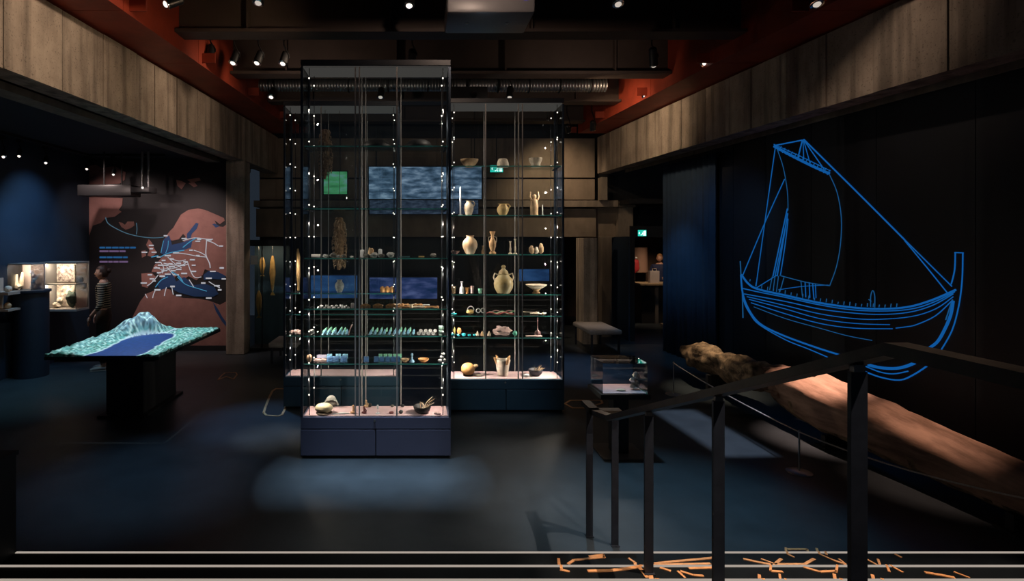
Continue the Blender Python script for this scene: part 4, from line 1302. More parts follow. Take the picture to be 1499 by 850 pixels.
def timber_ring(Y, zc, hw, hh, rough, seg=28, hewn=0.6, seed=0, tip=0.0):
    out = []
    for k in range(seg):
        a = 2 * pi * k / seg
        ca, sa = cos(a), sin(a)
        # squared section, softened
        e = hewn
        x = math.copysign(abs(ca) ** e, ca) * hw
        zz = math.copysign(abs(sa) ** e, sa) * hh
        ct, st_ = cos(tip), sin(tip)
        p = Vector((x * ct - zz * st_, 0, x * st_ + zz * ct))
        d = noise.noise(Vector((x * 5, Y * 1.6 + seed, zz * 5))) * rough + noise.noise(Vector((x * 14, Y * 7 + seed, zz * 14))) * rough * .45
        p *= 1 + d
        out.append(Vector((log_x(Y) + p.x, Y, zc + p.z)))
    return out


def interp(tab, Y):
    for (a, *va), (b, *vb) in zip(tab, tab[1:]):
        if a <= Y <= b:
            t = (Y - a) / (b - a)
            return [p + (q - p) * t for p, q in zip(va, vb)]
    return list(tab[-1][1:]) if Y > tab[-1][0] else list(tab[0][1:])


# Y, centre z, half width, half height
near = [(2.6, .22, .12, .10), (3.5, .25, .14, .12), (4.2, .30, .17, .155), (5.0, .355, .20, .235), (5.6, .39, .21, .265), (6.0, .42, .20, .25), (6.25, .45, .17, .20)]
rings = []
y = 2.6
while y < 6.26:
    rings.append(timber_ring(y, *interp(near, y), 0.13, seed=1, hewn=.48, tip=.38))
    y += .06
tm = MB().add(*loft(rings, 28))
for fi in range(len(tm.f) - 2):            # the lower flank takes the rough darker material, up to a ragged edge
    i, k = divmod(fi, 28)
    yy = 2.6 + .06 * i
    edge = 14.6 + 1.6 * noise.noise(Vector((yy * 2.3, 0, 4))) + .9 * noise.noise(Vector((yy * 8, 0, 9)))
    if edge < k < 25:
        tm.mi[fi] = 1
tm.obj('main_timber', [m_timber, m_rough_timber], lt, 60)
far = [(6.0, .44, .14, .13), (6.6, .45, .15, .16), (7.2, .45, .16, .19), (7.7, .45, .15, .17), (8.05, .46, .12, .12), (8.25, .47, .06, .06)]
rings = []
y = 6.0
while y < 8.26:
    rings.append(timber_ring(y, *interp(far, y), 0.75, seed=5, hewn=.9))
    y += .05
MB().add(*loft(rings, 28)).obj('gnarled_end', m_rough_timber, lt, 60)
# splinters at the step between the two lengths, a peg hole
for k, (yy, dx, dz, L) in enumerate(((6.26, -.12, .12, .10), (6.30, -.10, .16, .14), (6.22, -.15, .02, .12), (6.28, .02, .19, .16), (6.2, -.16, -.08, .1))):
    c = Vector((log_x(yy) + dx, yy, .45 + dz))
    MB().tube([c - Vector((0, .12, .01)), c, c + Vector((-.02, L, -.02))], [.034, .026, .004], 7).obj('splinter', m_timber, lt, 60)
c = Vector((log_x(5.75) - .05, 5.75, .66))
MB().cyl(c + Vector((0, 0, -.05)), c + Vector((0, 0, .012)), .02, None, 12).obj('peg', m_wood, lt, 60)
for yy in (3.9, 5.5, 7.4):
    q = MB()
    x = log_x(yy)
    h = interp(near if yy < 6 else far, yy)
    zb = h[0] - h[2] * 1.02
    q.box(x - .16, x + .16, yy - .03, yy + .03, 0, max(.03, zb)).box(x - .2, x + .2, yy - .08, yy + .08, 0, .012)
    q.obj('support_block', m_black, lt)

# ================================================================== LOW ROPE BARRIER
m_chrome = mat('satin_steel', (0.55, 0.53, 0.52), 0.3, 1.0)


def stanchion(px, py, top, label):
    Y = F * EYE / (py - VY)
    x = xat(px, Y)
    t = thing('barrier_post', label, 'barrier post', (x, Y, 0), group='low barrier posts before the timber')
    MB().lathe([(0, 0), (.105, 0), (.105, .006), (.09, .012), (.02, .016), (0, .016)], (x, Y, 0), 28).obj('base_disc', m_chrome, t, 40)
    MB().cyl((x, Y, .014), (x, Y, top), .0075, None, 10).obj('pole', m_chrome, t, 60)
    MB().rock((x, Y, top - .004), .012, .012, .012, 1, 0, 2).obj('knob', m_chrome, t, 60)
    return Vector((x, Y, top))


s1 = stanchion(986, 577, zat(531, F * EYE / 225), 'low steel barrier post with disc base at the far end of the timber')
s2 = stanchion(1170, 691, zat(632, F * EYE / 339), 'low steel barrier post with disc base standing before the middle of the timber')
s3v = Vector((3.78, 3.2, 0.44))
t = thing('barrier_post', 'low steel barrier post beyond the handrail at the near end of the timber', 'barrier post', (3.78, 3.45, 0), group='low barrier posts before the timber')
s3 = Vector((3.98, 3.47, .44))
t.location = (s3.x, s3.y, 0); WM[t.name] = Matrix.Translation((s3.x, s3.y, 0))
MB().lathe([(0, 0), (.105, 0), (.105, .006), (.09, .012), (.02, .016), (0, .016)], (s3.x, s3.y, 0), 28).obj('base_disc', m_chrome, t, 40)
MB().cyl((s3.x, s3.y, .014), s3, .0075, None, 10).obj('pole', m_chrome, t, 60)
t2 = s1 + Vector((0.35, 2.3, -.05))
pts = []
for a, b, sag in ((s1, s2, .03), (s2, s3, .05)):
    for k in range(16):
        u = k / 16
        p = a.lerp(b, u)
        p.z -= 4 * sag * u * (1 - u)
        pts.append(p)
pts.append(s3)
m_rope = mat('pale_rope', (0.55, 0.48, 0.42), 0.8, 0, .2, 60)
tag(own_origin(MB().tube(pts, .007, 7).obj('barrier_rope', m_rope, None, 60), s2), 'thin pale rope strung between the low barrier posts', 'rope')

# ================================================================== SHIP DRAWING IN GLOWING LINES ON THE WALL
m_line = glow('blue_glow_line', (0.010, 0.17, 0.60), 0.52)
m_line2 = glow('dim_blue_glow_line', (0.02, 0.17, 0.45), 0.42)


def on_ship_wall(px, py):
    Y = 5.76 / ((px - VX) / F + 0.0874)
    return Vector((ship_x(Y) - 0.004, Y, zat(py, Y)))


sd = thing('ship_drawing', 'big glowing blue line drawing of a single-masted sailing ship on the dark wall', 'ship drawing', on_ship_wall(1260, 450))


def smooth_path(P, n=4):
    if len(P) < 3:
        return P
    out = []
    for i in range(len(P) - 1):
        p0 = P[max(i - 1, 0)]; p1 = P[i]; p2 = P[i + 1]; p3 = P[min(i + 2, len(P) - 1)]
        for k in range(n):
            u = k / n
            out.append(0.5 * ((2 * p1) + (p2 - p0) * u + (2 * p0 - 5 * p1 + 4 * p2 - p3) * u * u + (3 * p1 - p0 - 3 * p2 + p3) * u ** 3))
    out.append(P[-1])
    return out


def stroke(name, pix, wpx, m=None, curve=True):
    P = [on_ship_wall(*p) for p in pix]
    if curve:
        P = smooth_path(P)
    r = [max(.0026, wpx * .38 * p.y / F) for p in P]
    MB().tube(P, r, 6, flat=(1, 1)).obj(name, m or m_line, sd, 60)


S = [
    ('stay_line', [(1177, 204), (1250, 276), (1325, 351)], 2.6, 0), ('stay_line', [(1325, 351), (1394, 419)], 2.0, 0), ('stay_line', [(1325, 352), (1358, 392), (1387, 428)], 2.0, 0),
    ('yard', [(1134, 214), (1160, 228), (1190, 243), (1215, 254)], 5.0, 0), ('yard_edge', [(1133, 211), (1175, 230), (1216, 250)], 1.4, 0),
    ('halyard', [(1134, 213), (1175, 205)], 2.6, 0), ('halyard', [(1175, 205), (1168, 233)], 2.4, 0), ('halyard', [(1176, 205), (1177, 234)], 1.5, 0), ('halyard', [(1177, 206), (1186, 238)], 1.5, 0), ('halyard', [(1178, 206), (1207, 248)], 1.8, 0),
    ('stay_line', [(1135, 218), (1120, 325), (1107, 419)], 1.7, 0), ('stay_line', [(1149, 262), (1120, 326), (1088, 402)], 1.8, 0),
    ('sail_edge', [(1138, 218), (1147, 245), (1153, 280), (1154, 308)], 1.3, 1), ('sail_edge', [(1215, 256), (1226, 282), (1232, 318), (1231, 355), (1225, 390), (1215, 418)], 1.4, 1),
    ('mast_line', [(1153, 305), (1143, 352), (1132, 404)], 2.2, 0), ('mast_line', [(1153.5, 312), (1147, 352), (1138, 404)], 2.2, 0), ('mast_line', [(1154, 320), (1150, 356), (1143, 402)], 1.8, 0), ('mast_line', [(1153, 318), (1145, 356), (1135, 404)], 1.8, 0),
    ('boom_line', [(1142, 403), (1172, 411), (1192, 415), (1215, 418)], 1.7, 1), ('boom_line', [(1108, 421), (1137, 403)], 1.6, 0), ('boom_line', [(1140, 424), (1175, 419), (1213, 417)], 1.4, 0),
    ('rail_line', [(1131, 404), (1127, 424)], 1.5, 1), ('rail_line', [(1135, 404), (1132, 426)], 1.5, 1), ('rail_line', [(1140, 404), (1137, 427)], 1.5, 1), ('rail_line', [(1148, 406), (1142, 427)], 1.5, 1),
    ('rail_line', [(1173, 412), (1175, 433)], 1.5, 1), ('rail_line', [(1179, 413), (1180, 435)], 1.8, 0), ('rail_line', [(1185, 413), (1186, 436)], 1.8, 0), ('rail_line', [(1190, 414), (1192, 438)], 1.8, 0), ('rail_line', [(1194, 415), (1195, 436)], 1.5, 0),
    ('stem_line', [(1084, 382), (1085, 402)], 2.2, 1), ('stem_line', [(1087, 425), (1088, 465)], 2.2, 1),
    ('keel_line', [(1085, 402), (1087, 425), (1092, 443), (1103, 463), (1118, 477), (1150, 492), (1200, 510), (1246, 524)], 3.4, 0),
    ('keel_line', [(1085, 410), (1089, 440), (1099, 460), (1112, 475), (1150, 497), (1185, 511), (1222, 527)], 2.0, 0),
    ('gunwale', [(1086, 402), (1096, 415), (1110, 423), (1150, 432), (1200, 443), (1250, 450), (1290, 452), (1330, 449), (1365, 439), (1400, 424)], 4.0, 0),
    ('gunwale', [(1088, 422), (1110, 427), (1150, 435), (1200, 446), (1250, 453.5), (1300, 455), (1340, 451), (1372, 440), (1398, 427)], 2.2, 0),
    ('strake_line', [(1090, 430), (1150, 441), (1200, 452), (1250, 458), (1290, 460), (1330, 457), (1365, 447), (1396, 430)], 2.0, 0),
    ('strake_line', [(1094, 434), (1150, 447), (1200, 459), (1250, 466), (1290, 467), (1335, 463), (1370, 452), (1396, 434)], 1.8, 0),
    ('strake_line', [(1097, 438), (1150, 452), (1200, 466), (1250, 473), (1303, 475)], 1.7, 0),
    ('strake_line', [(1100, 443), (1150, 459), (1200, 473), (1250, 480), (1307, 481)], 1.8, 0),
    ('strake_line', [(1312, 480), (1328, 478), (1342, 475), (1370, 462), (1394, 440)], 1.9, 0),
    ('strake_line', [(1104, 449), (1150, 466), (1200, 480), (1240, 491), (1277, 498)], 1.4, 1),
    ('bow_post', [(1393, 416), (1398, 395), (1399, 370)], 2.2, 0), ('bow_post', [(1398, 369.5), (1411, 370)], 2.2, 0), ('bow_post', [(1410, 370), (1409, 410), (1404, 448), (1394, 484), (1377, 514)], 2.2, 0),
    ('bow_plank', [(1396, 440), (1392, 462), (1382, 485), (1372, 501), (1358, 511)], 5.0, 0), ('bow_plank', [(1395, 438), (1385, 468)], 2.0, 1),
    ('keel_foot', [(1272, 534), (1290, 538), (1312, 539), (1330, 535), (1345, 528)], 6.0, 0), ('keel_foot', [(1268, 536), (1288, 544), (1308, 547), (1330, 543)], 2.4, 0), ('keel_foot', [(1265, 543), (1290, 552), (1318, 556), (1340, 547), (1361, 533)], 2.8, 0),
    ('figure_line', [(1275, 449), (1275, 434), (1278, 425), (1281, 433), (1281, 450)], 1.5, 1), ('figure_line', [(1272, 438), (1276, 441)], 1.6, 1),
]
for nm, pts, wpx, dim in S:
    stroke(nm, pts, wpx, m_line2 if dim else m_line)
for k in range(26):      # small cleats along the gunwale
    u = k / 25
    px = 1098 + u * 215
    py = interp([(1086, 402), (1110, 421), (1150, 430), (1200, 441), (1250, 448), (1300, 450), (1340, 447)], px)[0]
    q = 3 + 2.5 * abs(sin(k * 2.3))
    stroke('cleat', [(px, py), (px + .6, py - q)], 1.5, m_line2)
for k in range(15):      # reefing turns round the yard
    u = (k + .5) / 15
    px, py = 1134 + 82 * u, 214 + 40 * u
    stroke('yard_lashing', [(px - 2, py + 3), (px + 2, py - 4)], 1.5, m_line)

# ================================================================== SMALL TABLE VITRINE
t = thing('table_vitrine', 'small glass table vitrine on a dark pedestal behind the handrail', 'showcase', (2.0, 5.35, 0))
vx0, vx1 = xat(882, 5.2), xat(948, 5.2)
vy0, vy1 = 5.2, 5.56
vz0, vz1 = zat(577, 5.2), zat(531, 5.2)
MB().box(vx0 - .02, vx1 + .02, vy0 - .02, vy1 + .02, vz0 - .045, vz0).obj('table_base', m_black, t)
MB().box(vx0 + .01, vx1 - .01, vy0 + .01, vy1 - .01, vz0 + .0005, vz0 + .008).obj('display_floor', m_deck, t)
for a in ((vx0, vx1, vy0, vy0 + .006), (vx0, vx1, vy1 - .006, vy1), (vx0, vx0 + .006, vy0 + .007, vy1 - .007), (vx1 - .006, vx1, vy0 + .007, vy1 - .007)):
    MB().box(*a, vz0 + .001, vz1 - .007).obj('glass_pane', m_glass, t)
MB().box(vx0, vx1, vy0, vy1, vz1 - .006, vz1).obj('glass_top', m_glass, t)
px_ = (vx0 + vx1) / 2
MB().box(px_ - .075, px_ + .075, 5.30, 5.44, .012, vz0 - .045).obj('pedestal', m_black, t)
MB().box(px_ - .22, px_ + .22, 5.16, 5.58, 0, .012, .002).obj('foot_plate', mat('grey_foot_plate', (.12, .12, .125), .4, .5), t)
area('vitrine_led', (px_, vy1 - .03, vz1 - .03), (0, -.5, -1), .40, .012, .55, (1.0, .80, .66))
mb = MB()
mb.rock((0, 0, 0), .04, .035, .03, 3, .4).rock((.03, .01, .03), .03, .03, .03, 6, .4).rock((-.01, 0, .06), .034, .028, .03, 8, .4).rock((.02, 0, .11), .03, .026, .03, 9, .4)
item(mb, 'silver_hoard', mat('silver_find', (.55, .52, .5), .3, .8, .3, 40), 'heaped lump of silvery finds inside the small table vitrine', 'silver finds', (xat(929, 5.32), 5.34, vz0 + .009))
item(MB().rock((0, 0, 0), .05, .03, .008, 4, .2), 'flat_find', m_cream, 'flat cream find lying in the small table vitrine', 'find', (xat(909, 5.3), 5.3, vz0 + .009))

# ================================================================== RELIEF TABLE
t = thing('relief_table', 'relief table showing a landscape model with projected sea and mountain colours', 'table', (-3.5, 6.8, 0))
TX0, TX1, TY0, TY1, TZ = -4.10, -2.84, 5.90, 7.76, 0.85
MB().box(-3.74, -3.30, 6.46, 7.35, .03, .76).obj('pedestal', mat('dark_pedestal', (.022, .022, .022), .5), t)
MB().box(-3.80, -3.24, 6.38, 7.43, 0, .03).obj('foot_plate', m_black, t)
MB().prism([(TX0 + .10, TY0 + .12), (TX1 - .10, TY0 + .12), (TX1 - .10, TY1 - .12), (TX0 + .10, TY1 - .12)], .76, .80).obj('under_frame', m_black, t)
MB().box(TX0, TX1, TY0, TY1, .80, .835).obj('table_top', mat('table_edge', (.012, .016, .018), .5), t)


def relief(x, y):
    """height above the sheet, how far onto land (negative: sea)"""
    u = (x - TX0) / (TX1 - TX0); v = (y - TY0) / (TY1 - TY0)
    mid = .57 - .08 * v + .03 * sin(v * 9)
    half = (.225 - .02 * v) * (1 - max(0, (v - .62) / .16) ** 2 if v < .78 else 0)
    half = max(half, 0) if v < .78 else 0
    land = abs(u - mid) - half + .03 * noise.noise(Vector((x * 6, y * 6, 3)))
    d2 = ((x + 3.74) / .27) ** 2 + ((y - 7.30) / .34) ** 2
    hill = .25 * math.exp(-d2 * 1.3) + .06 * math.exp(-(((x + 3.95) / .16) ** 2 + ((y - 6.7) / .7) ** 2))
    h = 0
    if land > 0:
        k = min(1, land / .08)
        h = k * (.012 + hill * (1 + .45 * noise.noise(Vector((x * 9, y * 9, 0)))) + .020 * noise.noise(Vector((x * 11, y * 11, 1))) + .014 * noise.noise(Vector((x * 24, y * 24, 2))))
    return max(h, 0), land


nx, ny = 90, 132
vs, fs, cols = [], [], []  # cols: the projector's image, put into the white relief's own colour
for j in range(ny + 1):
    for i in range(nx + 1):
        x = TX0 + .004 + (TX1 - TX0 - .008) * i / nx
        y = TY0 + .004 + (TY1 - TY0 - .008) * j / ny
        h, land = relief(x, y)
        vs.append((x, y, .846 + h))
        n1 = noise.noise(Vector((x * 7, y * 7, 9))); n2 = noise.noise(Vector((x * 30, y * 30, 4)))
        if land <= 0:
            c = Vector((.004, .036, .19)) * (1 + .5 * n2)
        elif land < .018:
            c = Vector((.60, .72, .78))
        else:
            hi = min(1, h / .16)
            c = Vector((.05, .34, .20)).lerp(Vector((.16, .48, .50)), .5 + .5 * n1)
            c = c.lerp(Vector((.22, .36, .46)), hi)
            n3 = noise.noise(Vector((x * 55, y * 40, 7)))
            if n2 + n3 * .7 > .15: c = c.lerp(Vector((.66, .84, .80)), min(1, (n2 + n3 * .7 - .15) * 4))
            if n2 + n3 < -.2: c = c * .35
        cols.append((*c, 1))
W1 = nx + 1
for j in range(ny):
    for i in range(nx):
        fs.append((j * W1 + i, j * W1 + i + 1, (j + 1) * W1 + i + 1, (j + 1) * W1 + i))
# rim down to the table top
nb = len(vs)
rim = [i for i in range(W1)] + [j * W1 + nx for j in range(1, ny + 1)] + [ny * W1 + i for i in range(nx - 1, -1, -1)] + [j * W1 for j in range(ny - 1, 0, -1)]
for r_ in rim:
    vs.append((vs[r_][0], vs[r_][1], .8355)); cols.append(cols[r_])
for k in range(len(rim)):
    l = (k + 1) % len(rim)
    fs.append((rim[l], rim[k], nb + k, nb + l))
m_rel = bpy.data.materials.new('projection_coloured_relief'); m_rel.use_nodes = True
nt = m_rel.node_tree
ca = nt.nodes.new('ShaderNodeVertexColor'); ca.layer_name = 'projected_colour'
nt.links.new(ca.outputs[0], nt.nodes['Principled BSDF'].inputs['Base Color'])
nt.nodes['Principled BSDF'].inputs['Roughness'].default_value = .55
ro = MB().add(vs, fs).obj('landscape_relief', m_rel, t, 60)
at_ = ro.data.color_attributes.new('projected_colour', 'FLOAT_COLOR', 'POINT')
for i, c in enumerate(cols):
    at_.data[i].color = c
ro['label'] = 'landscape relief with projected blue sea, green land and a pale mountain'

# ================================================================== WALL MAP
m_land = mat('map_land_paint', (.26, .125, .11), .75, 0, .12, 5)
m_landw = mat('map_dark_water', (.012, .05, .16), .6)
m_route = glow('route_white', (.75, .74, .80), .55)
m_routeb = glow('route_blue', (.10, .42, .70), .55)
m_text = glow('text_blue', (.04, .20, .50), .42)
m_textp = glow('text_mauve', (.24, .15, .30), .5)
MY = 10.318
wm = thing('wall_map', 'large wall map of brownish land on dark sea with branching white and blue routes', 'map', (xat(230, MY), MY, .8))


def mp(px, py, dy=0.0):
    return Vector((xat(px, MY), MY - dy, zat(py, MY)))


LANDS = [
    [(122, 288), (150, 289), (180, 290), (179, 300), (174, 307), (178, 310), (168, 317), (155, 319), (148, 326), (136, 330), (131, 344), (126, 348), (122, 346)],
    [(122, 244), (140, 241), (150, 246), (160, 244), (168, 243), (184, 252), (183, 263), (175, 269), (122, 270)],
    [(174, 325), (179, 326), (183, 329), (187, 324), (196, 324), (197, 330), (191, 334), (184, 336), (178, 332)],
    [(258, 263), (266, 265), (272, 268), (266, 277), (260, 272)], [(274, 263), (292, 260), (294, 264), (280, 267)], [(276, 268), (284, 266), (289, 272), (284, 274)],
    [(242, 347), (249, 338), (254, 333), (258, 326), (265, 314), (276, 307), (290, 305), (300, 307), (312, 312), (328, 319), (329, 323), (322, 328), (314, 322), (318, 331), (327, 332), (333, 327), (333, 404), (322, 404), (315, 398), (300, 394), (297, 402), (288, 410), (276, 404), (268, 410), (262, 402),
     (252, 408), (240, 412), (230, 398), (222, 398), (226, 388), (234, 380), (240, 372), (248, 366), (258, 362), (268, 356), (272, 346), (268, 342), (262, 350), (252, 352)],
    [(207, 400), (222, 399), (228, 405), (222, 414), (216, 421), (208, 419)],
    [(218, 350), (223, 356), (226, 364), (230, 370), (222, 376), (216, 374), (219, 366), (214, 358)], [(207, 367), (213, 366), (214, 374), (208, 377)],
    [(184, 513), (187, 488), (195, 462), (206, 440), (214, 430), (226, 425), (242, 422), (250, 424), (254, 432), (268, 436), (290, 437), (306, 440), (322, 446), (333, 440), (333, 513)],
]
for L in LANDS:
    MB().slab([mp(*p) for p in L], (0, -.006, 0)).obj('landmass', m_land, wm)
for L in ([(287, 326), (291, 327), (288, 335), (281, 342), (279, 350), (274, 348), (274, 342), (280, 335)], [(312, 442), (318, 450), (326, 464), (333, 474), (333, 480), (325, 470), (316, 455)],
          [(298, 402), (306, 396), (320, 398), (331, 404), (326, 409), (310, 408), (299, 410)], [(229, 416), (242, 402), (252, 398), (258, 412), (270, 405), (284, 417), (300, 415), (314, 420), (320, 430), (312, 434), (285, 434), (262, 428), (248, 420), (236, 424)],
          [(240, 350), (248, 344), (252, 358), (262, 356), (282, 350), (280, 362), (262, 368), (246, 372), (236, 372)], [(315, 327), (322, 331), (316, 333), (311, 328)]):
    MB().slab([mp(*p, .0065) for p in L], (0, -.003, 0)).obj('water_patch', m_landw, wm)


def route(name, pix, wpx, m):
    P = smooth_path([mp(*p, .011) for p in pix], 3)
    MB().tube(P, wpx * .5 * MY / F, 5).obj(name, m, wm, 60)


m_routed = glow('route_grey_blue', (.11, .22, .30), .5)
route('route_line', [(155, 318), (158, 326), (168, 333), (185, 341), (205, 346), (225, 348), (240, 347)], 1.3, m_routed)
route('route_line', [(200, 326), (201, 335), (200, 343)], 1.0, m_routed)
for pts, w_, m_ in [([(303, 350), (302, 362), (302, 374), (307, 385), (308, 392)], 1.4, m_route), ([(303, 352), (312, 355), (320, 360)], 1.3, m_route), ([(268, 352), (285, 348), (303, 350), (312, 350)], 1.3, m_route), ([(260, 370), (275, 372), (290, 375), (303, 376)], 1.2, m_route), ([(284, 366), (295, 370), (303, 375)], 1.2, m_route),
                    ([(275, 384), (280, 398), (286, 406), (295, 405)], 1.2, m_route), ([(240, 385), (258, 388), (276, 387)], 1.3, m_route), ([(232, 400), (245, 395), (262, 390), (275, 383)], 1.2, m_route), ([(244, 390), (250, 397), (254, 402)], 1.1, m_route), ([(277, 409), (281, 415), (284, 420)], 1.2, m_route),
                    ([(213, 430), (216, 436)], 1.0, m_route), ([(228, 424), (225, 431), (224, 436)], 1.1, m_route), ([(244, 420), (242, 427), (241, 433)], 1.1, m_route), ([(252, 420), (253, 426), (254, 431)], 1.1, m_route), ([(306, 412), (314, 417), (322, 421)], 1.2, m_route),
                    ([(235, 376), (245, 371), (258, 368), (270, 366)], 1.5, m_routeb), ([(240, 352), (238, 360), (236, 370)], 1.0, m_routeb), ([(247, 352), (246, 362), (243, 370)], 1.1, m_routeb), ([(268, 362), (278, 354), (288, 348)], 1.5, m_routeb), ([(222, 376), (232, 374)], 1.6, m_routeb), ([(252, 398), (262, 404), (268, 412)], 1.8, m_routeb), ([(228, 420), (236, 410), (246, 405)], 1.3, m_routeb),
                    ([(216, 418), (224, 412), (232, 402)], 1.2, m_route), ([(260, 405), (272, 416), (290, 422), (303, 426)], 1.2, m_routeb), ([(250, 378), (262, 382), (272, 380)], 1.2, m_route), ([(236, 384), (240, 392), (238, 400)], 1.1, m_route), ([(246, 376), (254, 384), (266, 392)], 1.1, m_route), ([(228, 390), (236, 394), (250, 392)], 1.1, m_route)]:
    route('route_line', pts, w_, m_)
q = random.Random(21)
LAB = [(243, 345), (270, 349), (292, 350), (306, 351), (222, 359), (222, 364), (226, 369), (212, 369), (233, 376), (246, 374), (258, 370), (280, 366), (290, 353), (232, 384), (240, 381), (252, 379), (262, 385), (272, 383), (284, 388), (230, 392), (241, 396), (252, 390), (262, 394), (284, 397), (233, 399), (246, 401), (270, 400), (220, 402), (223, 408), (211, 414), (226, 411), (238, 404), (254, 396), (268, 388), (250, 386), (282, 380),
       (324, 360), (325, 392), (298, 414), (328, 408), (322, 424), (306, 436), (262, 432), (231, 424), (253, 419), (306, 407), (258, 402), (244, 388), (236, 388), (290, 374), (318, 418), (312, 397)]
for i, (px, py) in enumerate(LAB):
    wd = q.uniform(5, 9); hh = q.uniform(1.6, 2.4)
    MB().slab([mp(px - wd / 2, py + hh / 2, .012), mp(px + wd / 2, py + hh / 2, .012), mp(px + wd / 2, py - hh / 2, .012), mp(px - wd / 2, py - hh / 2, .012)], (0, -.004, 0)).obj('place_label', m_route, wm)
# the block of text, too small to read: rows of word-length marks
for py, x1, m_ in ((362.2, 199, m_text), (367.6, 184, m_textp), (376.5, 187, m_text), (383, 190, m_textp)):
    x = 146.0
    while x < x1 - 2:
        wd = min(q.uniform(6, 14), x1 - x)
        MB().slab([mp(x, py + 1.3, .004), mp(x + wd, py + 1.3, .004), mp(x + wd, py - 1.3, .004), mp(x, py - 1.3, .004)], (0, -.003, 0)).obj('text_mark', m_, wm)
        x += wd + 1.0

# ================================================================== WALL CASES OF THE SIDE GALLERY
m_casein = mat('warm_grey_case', (.38, .32, .27), .7)
m_cabinet = mat('grey_case_frame', (.20, .185, .17), .55)
# stepped case with animal and stones
t = thing('wall_vitrine', 'tall lit wall vitrine with shelves of finds, beside the person in stripes', 'showcase', (-5.9, 9.05, .93))
cx0, cx1, cy0, cy1 = -6.30, -5.68, 8.95, 9.30
cz0, cz1 = zat(455, 9.0), zat(383, 9.0)
MB().box(cx0 + .001, cx1, cy1 - .02, cy1, cz0, cz1).obj('back_panel', m_casein, t)
MB().box(cx0 + .001, cx1, cy0, cy1 - .02, cz0, cz0 + .035).obj('bottom_board', m_casein, t)
MB().box(cx0 + .001, cx1, cy0, cy1 - .02, cz1 - .03, cz1).obj('top_board', m_cabinet, t)
MB().box(cx0 + .001, cx0 + .07, cy0, cy1 - .02, cz0 + .035, cz1 - .03).obj('side_board', m_cabinet, t)
MB().box(cx1 - .012, cx1, cy0 + .01, cy1 - .02, cz0 + .035, cz1 - .03).obj('glass_pane', m_glass, t)
MB().box(cx0 + .07, cx1 - .013, cy0 + .002, cy0 + .010, cz0 + .035, cz1 - .03).obj('glass_pane', m_glass, t)
zs = zat(415, 9.1)
MB().box(cx0 + .07, cx1 - .013, cy0 + .03, cy1 - .02, zs - .012, zs).obj('shelf', m_casein, t)
fr = MB().box(cx0 + .09, cx0 + .40, cy1 - .05, cy1 - .021, zs + .02, cz1 - .06).obj('picture_board', mat('patterned_board', (.75, .66, .56), .6, 0, 0, 22, color2=(.10, .05, .05)), t)
MB().box(cx0 + .09, cx0 + .40, cy1 - .05, cy1 - .021, cz0 + .06, zs - .03).obj('picture_board', mat('patterned_board_b', (.62, .52, .40), .6, 0, 0, 18, color2=(.08, .05, .04)), t)
for zz in (cz1 - .04, zs - .025):
    area('vitrine_led', ((cx0 + cx1) / 2 - .1, cy0 + .08, zz), (-.1, .8, -1), .45, .02, 5.5, (1.0, .82, .64))
item(MB().rock((0, 0, 0), .05, .045, .06, 3, .3), 'white_stone', m_white, 'white stone on the upper shelf of the tall wall vitrine', 'stone', (xat(118, 9.15), 9.15, zs + .001))
item(MB().rock((0, 0, 0), .08, .07, .05, 4, .4, 3).rock((.04, 0, .07), .05, .05, .06, 6, .4), 'bone_heap', m_cream, 'cream bone heap on the floor of the tall wall vitrine', 'bones', (xat(86, 9.15), 9.12, cz0 + .036))
item(MB().rock((0, 0, 0), .085, .08, .13, 8, .4, 3), 'dark_fur', mat('dark_green_moss', (.035, .05, .035), .9, 0, .4, 20), 'dark mossy mound filling the ship side of tall wall vitrine', 'mound', (xat(105, 9.15), 9.14, cz0 + .036))
# round-based case
t = thing('wall_vitrine', 'low lit glass vitrine on a tall round blue drum, beside the tall wall vitrine', 'showcase', (-6.035, 8.40, 0))
c = Vector((-6.035, 8.40, 0))
z0 = zat(424, 8.4)
MB().lathe([(.0, 0), (.235, 0), (.235, z0 - .03), (.26, z0 - .03), (.26, z0), (0, z0)], c, 40).obj('drum_base', m_navy, t, 40)
gz = zat(385, 8.4)
gx0, gx1, gy0, gy1 = -6.285, -5.93, 8.24, 8.56
MB().box(gx0, gx1, gy1 - .02, gy1, z0, gz).obj('back_panel', mat('pink_back', (.45, .36, .33), .7), t)
for a in ((gx0, gx1, gy0, gy0 + .008), (gx1 - .008, gx1, gy0 + .01, gy1 - .02), (gx0, gx0 + .008, gy0 + .01, gy1 - .02)):
    MB().box(*a, z0, gz - .02).obj('glass_pane', m_glass, t)
MB().box(gx0, gx1, gy0, gy1 - .021, gz - .02, gz).obj('top_board', m_cabinet, t)
area('vitrine_led', (-6.1, gy0 + .06, gz - .03), (-.1, .8, -1), .25, .02, 4.5, (1.0, .80, .60))
mb = MB().rock((0, 0, 0), .07, .05, .05, 2, .4).tube([(-.03, 0, .06), (-.04, 0, .16), (-.02, 0, .24)], [.05, .04, .02], 10).tube([(.04, .02, .06), (.05, .02, .18), (.06, .02, .27)], [.035, .03, .015], 8)
item(mb, 'pale_figure_group', m_cream, 'pale standing figure group in the vitrine on the round drum', 'figures', (xat(26, 8.42), 8.42, z0 + .001))
mb = MB()
for k in range(6):
    mb.rock((rnd.uniform(-.03, .03), rnd.uniform(-.02, .02), k * .045), .035, .03, .035, k + 3, .4)
item(mb, 'dark_find_tower', mat('blue_grey_find', (.20, .21, .28), .5, 0, .5, 20), 'tower of blue grey finds in the vitrine on the round drum', 'finds', (xat(50, 8.46), 8.46, z0 + .001))
